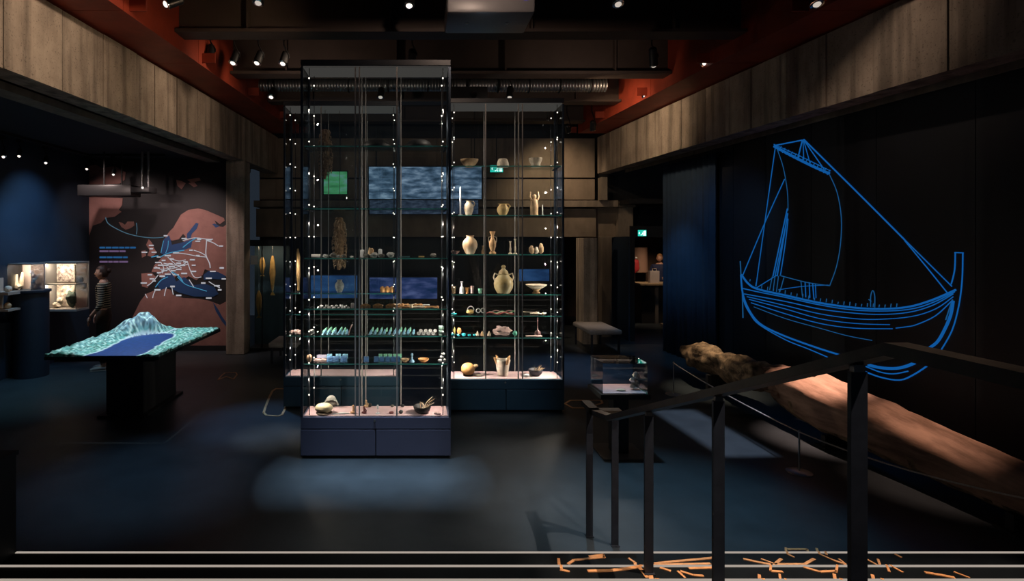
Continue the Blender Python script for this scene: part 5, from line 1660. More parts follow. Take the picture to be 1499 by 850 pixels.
# end of a further case at the frame edge
t = thing('wall_vitrine', 'partly seen lit wall vitrine with two shelves, cut by the picture edge', 'showcase', (-6.1, 8.0, 1.0))
MB().box(-6.298, -6.02, 7.9, 8.15, zat(432, 7.9), zat(428, 7.9)).obj('shelf', m_casein, t)
MB().box(-6.298, -6.02, 7.9, 8.15, zat(456, 7.9), zat(453, 7.9)).obj('shelf', m_casein, t)
MB().box(-6.298, -6.28, 7.9, 8.15, zat(456, 7.9), zat(408, 7.9)).obj('back_panel', m_casein, t)
item(MB().rock((0, 0, 0), .05, .05, .05, 12, .3), 'cream_find', m_cream, 'cream lump on the partly seen wall vitrine, upper shelf', 'find', (-6.10, 8.0, zat(428, 7.9) + .001))
item(MB().rock((0, 0, 0), .05, .05, .05, 13, .3), 'tan_find', m_tan, 'tan lump on the partly seen wall vitrine, lower shelf', 'find', (-6.10, 8.0, zat(453, 7.9) + .001))

# ================================================================== VITRINE OF GOLDEN FISH BESIDE THE COLUMN
t = thing('niche_vitrine', 'dark upright vitrine holding golden fish shapes beside the concrete column', 'showcase', (-2.9, 10.5, 0))
nx0, nx1, ny0, ny1 = xat(363, 10.3), xat(418, 10.3), 10.3, 10.75
zb, ztp = .012, zat(360, 10.3)
MB().box(nx0, nx1, ny1 - .03, ny1, zb, ztp).obj('back_panel', mat('niche_blue', (.02, .05, .075), .7), t)
MB().box(nx0, nx1, ny0, ny1, ztp, ztp + .12).obj('top_box', m_black, t)
MB().box(nx0, nx1, ny0, ny1 - .031, 0.0, .05).obj('plinth', m_black, t)
for x in (nx0, nx0 + .26, nx1 - .02):
    MB().box(x, x + .02, ny0, ny0 + .02, .05, ztp).obj('post', m_case_dark, t)
MB().box(nx0 + .02, nx1 - .02, ny0 + .005, ny0 + .012, .05, ztp).obj('glass_pane', m_glass, t)
MB().slab([at(367, 387, 10.29), at(377, 387, 10.29), at(377, 374, 10.29), at(367, 374, 10.29)], (0, -.004, 0)).obj('label_plate', m_label, t)
area('niche_led', ((nx0 + nx1) / 2, ny0 + .06, ztp - .02), (0, .45, -1), .55, .02, 2.6, WARM)
for px, py0, py1, wpx, lab in ((384, 376, 404, 9, 'golden fish hung high beside the white label plate, niche vitrine'), (399, 374, 432, 9, 'long golden fish hung highest on the ship side, niche vitrine'), (379, 425, 465, 9, 'golden fish hung low in the niche vitrine')):
    Y = 10.55 if py0 < 400 else 10.42
    c0 = at(px, py0, Y); c1 = at(px, py1, Y)
    L = (c0 - c1).length; wv = wpx * Y / F
    tt = thing('golden_fish', lab, 'fish', (c0 + c1) / 2, group='golden fish in the niche vitrine')
    MB().tube([c0, c0.lerp(c1, .15), c0.lerp(c1, .45), c0.lerp(c1, .8), c0.lerp(c1, .9)], [wv * .12, wv * .38, wv * .52, wv * .26, wv * .12], 12, flat=(1, .45)).obj('fish_body', mat('gold_leaf', (.72, .46, .16), .35, .4, .2, 12), tt, 70)
    b = c0.lerp(c1, .88)
    MB().slab([b, c1 + Vector((-wv * .4, 0, 0)), c1 + Vector((wv * .4, 0, 0))], (0, .008, 0)).obj('tail_fin', MATS['gold_leaf'], tt)
    MB().cyl(c0, (c0.x, Y + .0, ztp), .003, None, 6).obj('hanging_wire', m_steel, tt)

# ================================================================== BENCHES
def bench(x0, x1, y0, y1, h, label, topm):
    t = thing('bench', label, 'bench', ((x0 + x1) / 2, (y0 + y1) / 2, 0))
    MB().box(x0, x1, y0, y1, h - .09, h, .025).obj('seat', topm, t, 50)
    for x in (x0 + .05, x1 - .05):
        for y in (y0 + .05, y1 - .05):
            MB().box(x - .018, x + .018, y - .018, y + .018, 0, h - .091).obj('leg', m_postm, t)
    return t


m_seat = mat('grey_felt', (.30, .27, .25), .95, 0, .1, 30)
bench(3.20, 3.80, 9.9, 11.0, .46, 'grey upholstered bench with thin dark legs before the concrete column', m_seat)
bench(-2.55, -2.05, 9.2, 9.9, .36, 'small grey bench standing in front of the golden fish vitrine', m_seat)

# ================================================================== SIGNS AND SCREENS
m_exit = glow('exit_green', (.02, .55, .42), 1.1)
m_exitw = glow('exit_white', (.75, 1.0, .92), 1.6)


def exit_sign(px, py, Y, wpx, hpx, label, zc):
    c = at(px, py, Y)
    wv, hv = wpx * Y / F, hpx * Y / F
    t = thing('exit_sign', label, 'exit sign', c)
    MB().box(c.x - wv / 2, c.x + wv / 2, Y, Y + .05, c.z - hv / 2, c.z + hv / 2).obj('sign_housing', m_black, t)
    MB().box(c.x - wv * .47, c.x + wv * .47, Y - .006, Y - .0005, c.z - hv * .45, c.z + hv * .45).obj('lit_face', m_exit, t)
    # running person, door and arrow
    k = hv
    y = Y - .009
    MB().tube([(c.x + k * .1, y, c.z + k * .05), (c.x + k * .02, y, c.z - k * .12)], k * .07, 6).tube([(c.x + k * .02, y, c.z - k * .12), (c.x + k * .16, y, c.z - k * .22), (c.x + k * .12, y, c.z - k * .36)], k * .05, 6).tube([(c.x + k * .02, y, c.z - k * .12), (c.x - k * .1, y, c.z - k * .26), (c.x - k * .25, y, c.z - k * .28)], k * .05, 6).tube([(c.x + k * .1, y, c.z + k * .06), (c.x + k * .26, y, c.z - k * .04)], k * .04, 6).rock((c.x + k * .13, y, c.z + k * .14), k * .07, k * .03, k * .07, 1, 0, 1).obj('running_figure', m_exitw, t)
    MB().box(c.x + wv * .2, c.x + wv * .4, y - .002, y + .002, c.z - hv * .36, c.z + hv * .34).obj('door_symbol', m_exitw, t)
    MB().slab([(c.x - wv * .42, y, c.z), (c.x - wv * .28, y, c.z + hv * .2), (c.x - wv * .28, y, c.z - hv * .2)], (0, .003, 0)).obj('arrow_symbol', m_exitw, t)
    if zc: MB().box(c.x - .01, c.x + .01, Y + .02, Y + .04, c.z + hv / 2, zc).obj('hanger', m_black, t)
    return t


exit_sign(727, 247, 11.75, 20, 11, 'green lit exit sign seen through the pottery showcase', 5.3)
exit_sign(940, 341, 11.19, 13, 10, 'green lit exit sign above the passage beside the ship wall', 0)


def sea_screen_mat(name, ca, cb, cc, st, sc=7.0):
    m = bpy.data.materials.new(name); m.use_nodes = True
    nt = m.node_tree; nt.nodes.clear()
    tc = nt.nodes.new('ShaderNodeTexCoord'); mpn = nt.nodes.new('ShaderNodeMapping')
    mpn.inputs['Scale'].default_value = (1, 1, 3.5)
    nz = nt.nodes.new('ShaderNodeTexNoise'); nz.inputs['Scale'].default_value = sc; nz.inputs['Detail'].default_value = 6
    cr = nt.nodes.new('ShaderNodeValToRGB')
    cr.color_ramp.elements[0].position = .36; cr.color_ramp.elements[1].position = .68
    cr.color_ramp.elements[0].color = (*ca, 1); cr.color_ramp.elements[1].color = (*cc, 1)
    e = cr.color_ramp.elements.new(.5); e.color = (*cb, 1)
    em = nt.nodes.new('ShaderNodeEmission'); em.inputs[1].default_value = st
    o = nt.nodes.new('ShaderNodeOutputMaterial')
    nt.links.new(tc.outputs['Object'], mpn.inputs[0]); nt.links.new(mpn.outputs[0], nz.inputs['Vector']); nt.links.new(nz.outputs['Fac'], cr.inputs[0])
    nt.links.new(cr.outputs[0], em.inputs[0]); nt.links.new(em.outputs[0], o.inputs[0])
    return m


def screen(name, px0, px1, py0, py1, Y, m, label, cat='screen', top=None):
    a, b = at(px0, py1, Y), at(px1, py0, Y)
    t = thing(name, label, cat, ((a.x + b.x) / 2, Y, a.z))
    MB().box(a.x - .02, b.x + .02, Y + .004, Y + .05, a.z - .02, b.z + .02).obj('screen_housing', m_black, t)
    MB().box(a.x, b.x, Y, Y + .003, a.z, b.z).obj('screen_face', m, t)
    for x in (a.x + .15, b.x - .15):
        MB().cyl((x, Y + .03, b.z + .02), (x, Y + .03, 5.3), .008, None, 6).obj('hanger', m_black, t)
    return t


screen('video_screen', 540, 705, 244, 291, 11.6, sea_screen_mat('sea_video', (.03, .06, .10), (.10, .17, .27), (.34, .46, .62), .62, 3.0), 'wide bright video screen of grey blue sea hung at the back of the hall')
screen('video_screen', 541, 700, 293, 313, 11.74, sea_screen_mat('sea_video_dim', (.02, .03, .05), (.04, .06, .10), (.09, .12, .18), .55), 'dimmer narrow video screen hung just below the bright sea screen')
screen('video_screen', 474, 508, 251, 284, 11.5, sea_screen_mat('green_video', (.05, .25, .10), (.10, .42, .18), (.25, .42, .50), .55, 2.5), 'small green and blue video screen seen through the map end of the showcases')


def wall_screen(px0, px1, py0, py1, Y, m, label):
    a, b = at(px0, py1, Y), at(px1, py0, Y)
    t = thing('lit_panel', label, 'lit panel', ((a.x + b.x) / 2, Y, 0))
    MB().box(a.x - .02, b.x + .02, Y + .004, Y + .07, 0, b.z + .02).obj('panel_stand', m_black, t)
    MB().box(a.x, b.x, Y, Y + .003, a.z, b.z).obj('lit_face', m, t)


m_bluep = sea_screen_mat('blue_panel', (.012, .035, .10), (.02, .06, .16), (.035, .09, .22), .8, 1.5)
wall_screen(455, 523, 403, 436, 11.4, m_bluep, 'blue lit standing panel behind the showcases, at the map end')
wall_screen(541, 640, 406, 437, 11.4, sea_screen_mat('blue_panel_b', (.012, .03, .09), (.03, .05, .15), (.10, .13, .30), .7, 2.5), 'blue and mauve lit standing panel behind the middle of the front showcase')
wall_screen(760, 804, 394, 411, 11.4, m_bluep, 'blue lit standing panel behind the pottery showcase')

# ================================================================== PROJECTORS AND SPOTLIGHTS
m_housing = mat('black_lamp_housing', (.012, .012, .013), .4, .2)
m_lens = glow('lamp_lens', (1.0, .90, .80), 1.5, True)
m_lensdim = glow('lamp_lens_dim', (1.0, .88, .76), .55, True)
m_refl = mat('lamp_reflector', (.7, .66, .62), .15, 1.0)

t = thing('ceiling_projector', 'large grey projector hung under the first ceiling beam', 'projector', (.70, 5.35, 4.285))
pj = MB().box(.29, 1.13, 5.10, 5.64, 4.285, 4.50, .03)
pj.obj('projector_body', mat('projector_grey', (.16, .155, .16), .4, 0, .05, 6), t, 40)
MB().cyl((.70, 5.66, 4.39), (.70, 5.60, 4.39), .06, .07, 20).obj('lens_barrel', m_housing, t, 40)
for x in (.50, .90):
    MB().cyl((x, 5.35, 4.277), (x, 5.35, 4.286), .016, None, 12).obj('foot_screw', m_steel, t, 40)
MB().box(.45, .95, 5.2, 5.55, 4.50, 4.53).box(.68, .72, 5.36, 5.40, 4.53, 5.3).obj('ceiling_bracket', m_housing, t)
MB().box(1.02, 1.06, 5.098, 5.102, 4.40, 4.42).obj('status_light', glow('status_blue', (.1, .12, 1), .5, True), t)
spot('projector_under_glow', (.7, 5.6, 3.5), (.7, 5.4, 4.3), 1.2, COOL, 80, 1.0, .05)

t = thing('ceiling_projector', 'small black projector hung above the pottery showcase', 'projector', (.85, 8.5, 4.3))
MB().box(xat(660, 8.5), xat(714, 8.5), 8.5, 8.9, zat(152, 8.5), zat(126, 8.5), .02).obj('projector_body', mat('projector_black', (.02, .02, .021), .4), t, 40)
MB().box(.80, .84, 8.68, 8.72, zat(126, 8.5), 5.3).obj('ceiling_bracket', m_housing, t)
MB().cyl((.9, 8.48, 4.42), (.9, 8.502, 4.42), .05, None, 16).obj('lens_barrel', m_refl, t, 40)


def track(x0, x1, Y, label, z=4.86):
    t = thing('lighting_track', label, 'lighting track', ((x0 + x1) / 2, Y, z))
    MB().box(x0, x1, Y - .018, Y + .018, z, z + .032).obj('track_rail', m_housing, t)
    for k in range(4):
        x = x0 + (x1 - x0) * (k + .5) / 4
        MB().cyl((x, Y, z + .032), (x, Y, z + .45), .006, None, 6).obj('suspension_rod', m_housing, t)


for Y, nm in ((5.6, 'before the first ceiling beam'), (7.2, 'between the first and second ceiling beams'), (8.8, 'between the second and third ceiling beams'), (10.4, 'behind the third ceiling beam')):
    xx0, xx1 = beam_x(-1, Y) + .85, beam_x(1, Y) - .85
    track(xx0, xx1, Y, 'thin black lighting track ' + nm)


def track_spot(px, py, Y, aim, label, lens=None, L=.17, r=.055, ztop=4.86, tilt=None):
    """px, py: where its lamp shows; aim: point it looks at"""
    c = at(px, py, Y)
    d = (Vector(aim) - c).normalized()
    t = thing('track_spotlight', label, 'spotlight', c, group='black track spotlights')
    back = c - d * L
    body = MB()
    body.tube([back - d * .02, back, back + d * L * .9, c], [r * .55, r * .9, r, r * 1.02], 14)
    hb = body.obj('lamp_housing', m_housing, t, 40)
    MB().cyl(c - d * .001, c + d * .002, r * .92, None, 18).obj('reflector', m_refl, t, 40)
    MB().lathe([(r * 1.03, 0), (r * 1.10, .004), (r * 1.10, .010), (r * .98, .012)], (0, 0, 0), 16).move(Matrix.Translation(c - d * .008) @ d.to_track_quat('Z', 'Y').to_matrix().to_4x4()).obj('bezel', m_refl, t, 40)
    MB().tube([c - d * .004, c + d * .008, c + d * .020, c + d * .026], [r * .62, r * .62, r * .42, r * .1], 16).obj('lens', lens or m_lensdim, t, 40)
    m = (c + back) / 2
    MB().tube([(m.x, Y, ztop), (m.x, Y, (m.z + ztop) / 2 + .03), (m.x + r * 1.15, m.y, m.z + r * .6), (m.x + r * 1.1, m.y, m.z)], .010, 6).obj('yoke', m_housing, t, 60)
    MB().box(m.x - .035, m.x + .035, Y - .02, Y + .02, ztop - .05, ztop).obj('track_adapter', m_housing, t)
    return t


for i, (px, py, aim, b) in enumerate(((243, 6, (-3.4, 5.0, 4.0), 1), (378, 4, (-2.2, 4.4, 0), 0), (599, 8, (-.2, 4.6, 1), 1), (905, 6, (1.8, 4.2, 1), 0))):
    track_spot(px, py, 5.6, aim, '%s black track spotlight from map side, on the track before the first beam' % ORD[i], m_lens if b else m_lensdim)
track_spot(1196, 6, 5.2, (3.6, 4.0, 1.5), 'single black ceiling spotlight beside the red girder on the ship wall side', m_lensdim, ztop=5.29)
for i, (px, py, aim, b) in enumerate(((308, 84, (-2.7, 6.6, 2), 0), (341, 92, (-3, 6.3, 2), 1), (376, 92, (-2.8, 6.2, 1.8), 1), (414, 93, (-2.2, 6.2, 2), 1), (603, 90, (-.1, 6.0, 1), 0), (957, 96, (3.6, 7.9, 3.0), 0), (1032, 92, (3.4, 4.6, 2.6), 1), (1078, 82, (4.2, 6.4, 2), 0))):
    track_spot(px, py, 7.2, aim, '%s black track spotlight from map side, behind the first ceiling beam' % ORD[i], m_lens if b else m_lensdim, .22 if i == 5 else .17)
for i, (px, py, aim, b) in enumerate(((397, 142, (-2.6, 7.6, 2.5), 1), (557, 142, (-.7, 7.8, 2.2), 0), (746, 142, (1.2, 8.0, 1), 0), (945, 140, (3.3, 7.2, 3), 1), (983, 132, (4.2, 8.4, 3), 0))):
    track_spot(px, py, 8.8, aim, '%s black track spotlight from map side, behind the second ceiling beam' % ORD[i], m_lens if b else m_lensdim)
for i, (px, py, aim, b) in enumerate(((832, 192, (3.6, 11.9, 3.3), 1), (868, 190, (3.9, 11.6, 2.5), 0))):
    track_spot(px, py, 10.4, aim, '%s black track spotlight from map side, behind the third ceiling beam' % ORD[i], m_lens if b else m_lensdim)
track2 = thing('lighting_track', 'thin black lighting track along the side gallery ceiling', 'lighting track', (-6.0, 8.8, 3.66))
MB().box(-6.02, -5.98, 7.6, 9.95, 3.66, 3.699).obj('track_rail', m_housing, track2)
track3 = thing('lighting_track', 'short black lighting track across the side gallery ceiling', 'lighting track', (-5.6, 9.8, 3.66))
MB().box(-5.95, -4.6, 9.78, 9.82, 3.66, 3.699).obj('track_rail', m_housing, track3)
for i, (px, py, Y, aim) in enumerate(((5, 229, 7.9, (-5.6, 7.0, 1.2)), (28, 228, 8.2, (-5.9, 7.6, 1.3)), (67, 238, 8.8, (-5.6, 8.0, 1.2)), (127, 247, 9.8, (-5.7, 9.0, 1.5)), (166, 255, 9.8, (-5.3, 9.0, 1.5)))):
    track_spot(px, py, Y, aim, '%s small black spotlight from the picture edge under the side gallery ceiling' % ORD[i], m_lens, .10, .035, 3.66)

# flat device hung over the side gallery
t = thing('ceiling_projector', 'flat black projector hung on two rods before the wall map', 'projector', (-5.3, 9.5, 2.95))
MB().box(xat(118, 9.5), xat(196, 9.5), 9.4, 9.75, zat(287, 9.5), zat(271, 9.5), .015).obj('projector_body', MATS['projector_black'], t, 40)
for x in (xat(150, 9.5), xat(176, 9.5)):
    MB().cyl((x, 9.55, zat(271, 9.5)), (x, 9.55, 3.7), .014, None, 8).obj('hanging_rod', m_housing, t)
t = thing('ceiling_projector', 'slim projector with grey drop tube hung before the middle of the wall map', 'projector', (-4.75, 9.5, 3.05))
MB().box(xat(196, 9.5), xat(222, 9.5), 9.4, 9.7, zat(282, 9.5), zat(274, 9.5), .01).obj('projector_body', MATS['projector_black'], t, 40)
for x in (xat(206, 9.5), xat(215, 9.5)):
    MB().cyl((x, 9.55, zat(274, 9.5)), (x, 9.55, 3.7), .022, None, 12).obj('drop_tube', m_duct, t, 60)
MB().cyl((xat(213, 9.5), 9.395, zat(275.5, 9.5)), (xat(213, 9.5), 9.402, zat(275.5, 9.5)), .02, None, 12).obj('lens', m_lens, t)

# ================================================================== CURTAIN BESIDE THE PASSAGE
n = 64
vs = []
for i in range(n + 1):
    y = 8.75 + 1.52 * i / n
    d = .035 * sin(i * .95) + .012 * sin(i * 2.3)
    for z in (0.01, 1.3, 2.6, 3.55):
        for off in (0, .012):
            vs.append((ship_x(y) - .12 + d + off, y, z))
fs = []
def ci(i, k, o): return i * 8 + k * 2 + o
for i in range(n):
    for k in range(3):
        fs += [(ci(i, k, 0), ci(i + 1, k, 0), ci(i + 1, k + 1, 0), ci(i, k + 1, 0)), (ci(i, k, 1), ci(i, k + 1, 1), ci(i + 1, k + 1, 1), ci(i + 1, k, 1))]
    fs += [(ci(i, 0, 0), ci(i, 0, 1), ci(i + 1, 0, 1), ci(i + 1, 0, 0)), (ci(i, 3, 0), ci(i + 1, 3, 0), ci(i + 1, 3, 1), ci(i, 3, 1))]
cu = MB().add(vs, fs).obj('curtain', mat('navy_curtain', (.012, .03, .06), .9, 0, .1, 6), None, 180)
tag(own_origin(cu, (ship_x(9.5), 9.5, .01)), 'dark blue pleated curtain hanging beside the passage', 'curtain')

# ================================================================== SHOP COUNTER IN THE PASSAGE
t = thing('shop_counter', 'dark counter with a pale wooden top standing in the passage', 'counter', (6.0, 13.8, 0))
MB().box(5.65, 6.62, 13.55, 14.2, .985, 1.03).obj('counter_top', mat('pale_wood', (.40, .29, .18), .5, 0, .2, 6), t)
MB().box(5.75, 6.55, 13.7, 14.15, .0, .984).obj('counter_body', mat('counter_dark', (.03, .025, .022), .6), t)
MB().box(6.08, 6.16, 13.66, 13.70, .0, .984).obj('corner_post', m_conc2, t)
c = at(956, 418, 13.8)
t = thing('paper_bag', 'pale paper bag standing on the shop counter', 'bag', (c.x, 13.75, 1.03))
MB().prism([(c.x - .12, 13.7), (c.x + .12, 13.7), (c.x + .12, 13.82), (c.x - .12, 13.82)], 1.031, 1.34).obj('bag_body', mat('pale_paper', (.50, .44, .44), .8), t)
MB().tube([(c.x - .05, 13.72, 1.34), (c.x - .05, 13.72, 1.40), (c.x + .05, 13.72, 1.40), (c.x + .05, 13.72, 1.34)], .006, 6).obj('bag_handle', m_cream, t)
c = at(929, 392, 14.36)
t = thing('red_cloth', 'bright red cloth hung on a stand at the shop counter', 'cloth', (c.x, 14.36, 0))
MB().rock((c.x, 14.36, 1.22), .13, .06, .2, 4, .25, 3).obj('hung_cloth', mat('bright_red_cloth', (.45, .03, .04), .7), t, 60)
MB().cyl((c.x, 14.36, 0), (c.x, 14.36, 1.62), .015, None, 8).cyl((c.x, 14.36, 0), (c.x, 14.36, .02), .14, None, 20).obj('stand_pole', m_steel, t)
MB().rock((c.x + .04, 14.36, 1.62), .03, .03, .03, 1, 0, 2).obj('stand_knob', m_white, t)
c = at(936, 377, 14.72)
t = thing('shop_lampshade', 'brown drum lampshade hung above the shop counter', 'lamp', (c.x, 14.72, 1.5))
MB().lathe([(.22, zat(398, 14.7)), (.20, zat(362, 14.7)), (.19, zat(362, 14.7)), (.21, zat(398, 14.7))], (c.x, 14.72, 0), 24).obj('lamp_shade', mat('brown_shade', (.36, .22, .17), .8), t, 60)
MB().cyl((c.x, 14.72, zat(363, 14.7)), (c.x, 14.72, 2.9), .006, None, 6).cyl((c.x - .195, 14.72, zat(363, 14.7)), (c.x + .195, 14.72, zat(363, 14.7)), .006, None, 6).obj('hanging_cord', m_housing, t)
tag(own_origin(MB().box(6.05, 6.75, 13.1, 13.35, .0, .05).box(6.05, 6.75, 13.1, 13.35, .05, .06).obj('low_step', mat('pale_step', (.36, .27, .19), .6), None), (6.4, 13.2, 0)), 'low pale wooden step on the floor before the shop counter', 'step')
# ================================================================== PEOPLE
def skin_mesh(verts, edges, radii, root=0, sub=2):
    """grow a smooth skin over a skeleton; returns verts, faces"""
    me = bpy.data.meshes.new('skeleton')
    me.from_pydata([tuple(v) for v in verts], edges, [])
    o = bpy.data.objects.new('skeleton', me)
    COL.objects.link(o)
    md = o.modifiers.new('skin', 'SKIN')
    md.use_smooth_shade = True
    sv = me.skin_vertices[0].data
    for i, r in enumerate(radii):
        sv[i].radius = r if isinstance(r, tuple) else (r, r)
        sv[i].use_root = (i == root)
    ss = o.modifiers.new('sub', 'SUBSURF'); ss.levels = sub; ss.render_levels = sub
    dg = bpy.context.evaluated_depsgraph_get()
    ev = o.evaluated_get(dg)
    em = ev.to_mesh()
    V = [v.co.copy() for v in em.vertices]
    Fc = [tuple(p.vertices) for p in em.polygons]
    ev.to_mesh_clear()
    bpy.data.objects.remove(o); bpy.data.meshes.remove(me)
    return V, Fc


class Skel:
    def __init__(s): s.v = []; s.e = []; s.r = []
    def pt(s, p, r, par=None):
        s.v.append(Vector(p)); s.r.append(r)
        if par is not None: s.e.append((par, len(s.v) - 1))
        return len(s.v) - 1
    def chain(s, pts, rs, par=None):
        for p, r in zip(pts, rs): par = s.pt(p, r, par)
        return par
    def mb(s, sub=2, root=0):
        return MB().add(*skin_mesh(s.v, s.e, s.r, root, sub))


def person(loc, rz, label, H, skin_m, top_m, legs_m, hair_m, shoe_m, arms, hair='bun', sleeve=True):
    """figure facing -Y before rotation; arms: for each side (elbow, wrist, finger direction) in metres at 1.70 m height"""
    k = H / 1.70
    t = thing('person', label, 'person', loc, rz)
    M = WM[t.name] @ Matrix.Scale(k, 4)
    # ---- body: one continuous surface
    b = Skel()
    pel = b.pt((0, .01, .95), (.112, .085))
    waist = b.pt((0, .005, 1.10), (.118, .088), pel)
    chest = b.pt((0, .0, 1.27), (.145, .105), waist)
    upch = b.pt((0, .012, 1.385), (.125, .085), chest)
    neck0 = b.pt((0, .012, 1.455), (.062, .058), upch)
    neck1 = b.pt((0, -.004, 1.515), (.052, .054), neck0)
    for s in (-1, 1):
        hip = b.pt((s * .085, .01, .90), (.080, .082), pel)
        b.chain([(s * .092, 0, .70), (s * .092, -.012, .50), (s * .092, .012, .33), (s * .090, .022, .12), (s * .090, .020, .07), (s * .094, -.05, .035), (s * .098, -.13, .028)],
                [.080, .056, .054, .038, .040, (.040, .032), (.036, .022)], hip)
        sh = b.pt((s * .165, .015, 1.395), (.060, .058), upch)
        el, wr, fd = arms[0 if s < 0 else 1]
        el, wr = Vector(el), Vector(wr)
        a0 = Vector((s * .185, .012, 1.36))
        b.chain([a0, a0.lerp(el, .5), el, el.lerp(wr, .35), wr], [.052, .045, .037, .036, .025], sh)
    body = b.mb(2).move(M).obj('body', skin_m, t, 180)
    # ---- hands: palm and five fingers
    for s in (-1, 1):
        el, wr, fd = arms[0 if s < 0 else 1]
        el, wr, fd = Vector(el), Vector(wr), Vector(fd).normalized()
        side = fd.cross(Vector((0, 1, 0)))
        if side.length < .2: side = Vector((1, 0, 0))
        side.normalize()
        nrm = side.cross(fd).normalized()
        h = Skel()
        p0 = h.pt(wr, (.026, .022))
        p1 = h.pt(wr + fd * .045, (.036, .018), p0)
        p2 = h.pt(wr + fd * .082, (.038, .016), p1)
        mbh = h.mb(1)
        for i, L in enumerate((.070, .078, .073, .058)):
            f = Skel()
            o = wr + fd * .078 + side * (.028 - .0185 * i)
            curl = nrm * .012
            f.chain([o - fd * .012, o + fd * L * .4 + curl * .4, o + fd * L * .75 + curl * 1.3, o + fd * L + curl * 2.6], [.0085, .0085, .0075, .006])
            f.e = [(0, 1), (1, 2), (2, 3)]
            fm = f.mb(1); mbh.add(fm.v, fm.f)
        f = Skel()
        o = wr + fd * .03 + side * .026
        f.chain([o, o + side * .022 + fd * .022, o + side * .028 + fd * .055 + nrm * .008], [.011, .0095, .007])
        f.e = [(0, 1), (1, 2)]
        fm = f.mb(1); mbh.add(fm.v, fm.f)
        mbh.move(M).obj('hand', skin_m, t, 180)
    # ---- head with a face
    hd = MB()
    bm = bmesh.new()
    bmesh.ops.create_uvsphere(bm, u_segments=36, v_segments=28, radius=1)
    for v in bm.verts:
        p = v.co.copy()
        x, y, z = p.x * .074, p.y * .093, p.z * .113
        if z < 0:                       # jaw narrows, chin comes forward
            q = -z / .113
            x *= 1 - .34 * q ** 1.5
            y = y * (1 - .18 * q) - .014 * q
        if p.y < -.3:                   # flatter face
            y = y * .93
            fx = math.exp(-(x / .012) ** 2)
            y -= fx * .020 * math.exp(-((z + .020) / .016) ** 2)            # nose tip
            y -= fx * .010 * math.exp(-((z - .005) / .024) ** 2)            # bridge
            y -= math.exp(-(x / .022) ** 2) * .006 * math.exp(-((z + .055) / .012) ** 2)   # lips
            y += .008 * math.exp(-((abs(x) - .031) / .014) ** 2) * math.exp(-((z - .012) / .012) ** 2)   # eye sockets
            y -= math.exp(-(x / .022) ** 2) * .005 * math.exp(-((z + .098) / .015) ** 2)  # chin
        v.co = Vector((x, y, z))
    hd.bm(bm)
    HC = Vector((0, -.022, 1.605))
    for s in (-1, 1):                   # ears
        hd.rock((s * .074, .006, -.006), .010, .020, .030, 2, .15, 2, False)
    hd.move(Matrix.Translation(HC))
    head = hd.move(M).obj('head', skin_m, t, 180)
    for s in (-1, 1):
        MB().rock(HC + Vector((s * .031, -.078, .012)), .0125, .010, .009, 1, 0, 2, False).move(M).obj('eye', m_white, head, 180)
        MB().rock(HC + Vector((s * .031, -.0865, .012)), .0055, .003, .0055, 1, 0, 1, False).move(M).obj('iris', m_black_item, head, 180)
        MB().tube([HC + Vector((s * .018, -.088, .030)), HC + Vector((s * .032, -.089, .034)), HC + Vector((s * .046, -.080, .030))], .0035, 6).move(M).obj('eyebrow', hair_m, head, 180)
    MB().tube([HC + Vector((-.022, -.086, -.055)), HC + Vector((0, -.096, -.054)), HC + Vector((.022, -.086, -.055))], [.003, .005, .003], 6).move(M).obj('lips', mat('lips', (.42, .14, .12), .5), head, 180)
    # ---- hair
    hm = MB()
    bm = bmesh.new()
    bmesh.ops.create_uvsphere(bm, u_segments=32, v_segments=24, radius=1)
    kill = []
    for v in bm.verts:
        p = v.co.copy()
        v.co = Vector((p.x * .082, p.y * .102 + .006, p.z * .120 + .006)) * (1 + .03 * noise.noise(p * 5))
        if (p.y < -.35 and p.z < .50) or p.z < -.62 or (p.y < .05 and p.z < -.12):
            kill.append(v)
    bmesh.ops.delete(bm, geom=kill, context='VERTS')
    hm.bm(bm)
    if hair == 'bun':
        hm.rock((0, .112, .035), .045, .038, .042, 3, .12, 2, False)
    else:
        hm.tube([(0, .09, -.02), (0, .105, -.09), (0, .10, -.16)], [.06, .055, .02], 10, flat=(1.1, .5))
    hm.move(Matrix.Translation(HC)).move(M).obj('hair', hair_m, t, 180)
    # ---- clothes that follow the body
    c = Skel()
    w0 = c.pt((0, .012, .955), (.172, .138))
    w1 = c.pt((0, .005, 1.10), (.133, .103), w0)
    w2 = c.pt((0, .0, 1.27), (.158, .118), w1)
    w3 = c.pt((0, .012, 1.385), (.137, .097), w2)
    c.pt((0, .012, 1.445), (.080, .076), w3)
    for s in (-1, 1):
        sh = c.pt((s * .168, .015, 1.395), (.070, .068), w3)
        el, wr, fd = arms[0 if s < 0 else 1]
        el, wr = Vector(el), Vector(wr)
        a0 = Vector((s * .187, .012, 1.36))
        if sleeve:
            c.chain([a0, a0.lerp(el, .5), el, el.lerp(wr, .45)], [.062, .054, .047, .043], sh)
        else:
            c.chain([a0, a0.lerp(el, .6)], [.062, .055], sh)
    c.mb(2).move(M).obj('top', top_m, t, 180)
    d = Skel()
    p = d.pt((0, .012, .95), (.158, .124))
    d.pt((0, .008, 1.06), (.142, .112), p)
    for s in (-1, 1):
        hip = d.pt((s * .086, .012, .88), (.115, .122), p)
        d.chain([(s * .092, 0, .70), (s * .092, -.010, .50), (s * .092, .012, .33), (s * .090, .022, .11)], [.092, .070, .068, .062], hip)
    d.mb(2).move(M).obj('trousers', legs_m, t, 180)
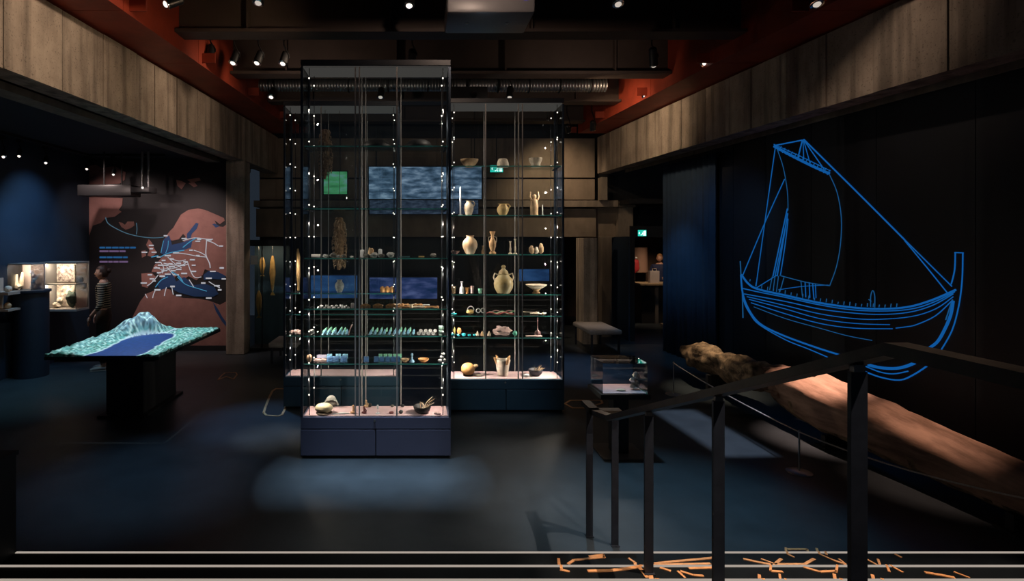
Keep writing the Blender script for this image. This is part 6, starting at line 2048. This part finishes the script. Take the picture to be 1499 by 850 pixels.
    for s in (-1, 1):
        MB().tube([(s * .090, .055, .040), (s * .091, .01, .050), (s * .095, -.06, .040), (s * .098, -.13, .032), (s * .099, -.165, .026)], [.036, .042, .042, .038, .020], 12, flat=(1, .78)).box(s * .095 - .04, s * .095 + .04, -.17, .08, 0, .014, .006).move(M).obj('shoe', shoe_m, t, 60)
    return t


def stripes(name, ca, cb, freq):
    m = bpy.data.materials.new(name); m.use_nodes = True
    nt = m.node_tree
    tc = nt.nodes.new('ShaderNodeTexCoord'); w_ = nt.nodes.new('ShaderNodeTexWave')
    w_.wave_type = 'BANDS'; w_.bands_direction = 'Z'; w_.inputs['Scale'].default_value = freq; w_.inputs['Distortion'].default_value = .4
    cr = nt.nodes.new('ShaderNodeValToRGB'); cr.color_ramp.interpolation = 'CONSTANT'
    cr.color_ramp.elements[0].color = (*ca, 1); cr.color_ramp.elements[1].color = (*cb, 1); cr.color_ramp.elements[1].position = .62
    nt.links.new(tc.outputs['Object'], w_.inputs[0]); nt.links.new(w_.outputs[0], cr.inputs[0]); nt.links.new(cr.outputs[0], nt.nodes['Principled BSDF'].inputs['Base Color'])
    nt.nodes['Principled BSDF'].inputs['Roughness'].default_value = .9
    return m


m_skin = mat('skin', (.52, .28, .20), .5)
person((xat(151, 8.8), 8.8, 0), R(-72), 'person in a black and cream striped top with dark trousers, facing the wall vitrines', 1.68, m_skin,
       stripes('striped_knit', (.012, .011, .012), (.42, .36, .27), 8.5), mat('dark_trousers', (.030, .020, .016), .9), mat('dark_auburn_hair', (.035, .012, .008), .6),
       mat('pale_shoe', (.34, .27, .25), .7),
       [((-.245, .02, 1.09), (-.20, -.14, .90), (.25, -.35, -.9)), ((.245, .02, 1.09), (.19, -.15, .90), (-.25, -.35, -.9))], 'bun')
person((xat(966, 14.42), 14.42, 0), R(-35), 'person in a dark blue jacket with fair hair behind the shop counter', 1.74, m_skin,
       mat('dark_blue_jacket', (.012, .020, .075), .8), mat('navy_trousers', (.012, .014, .025), .9), mat('fair_hair', (.40, .20, .09), .6), m_black_item,
       [((-.25, -.02, 1.10), (-.16, -.22, 1.12), (.3, -.9, -.1)), ((.25, -.02, 1.10), (.18, -.22, 1.12), (-.2, -.9, -.1))], 'long')
spot('on_person', (-5.9, 8.0, 3.3), (xat(150, 8.8), 8.8, 1.4), 60, (1.0, .74, .56), 26, 1.0, .03)
spot('on_person_shop', (6.0, 13.0, 2.8), (6.5, 14.3, 1.4), 12, WARM, 40, 1.0, .03)
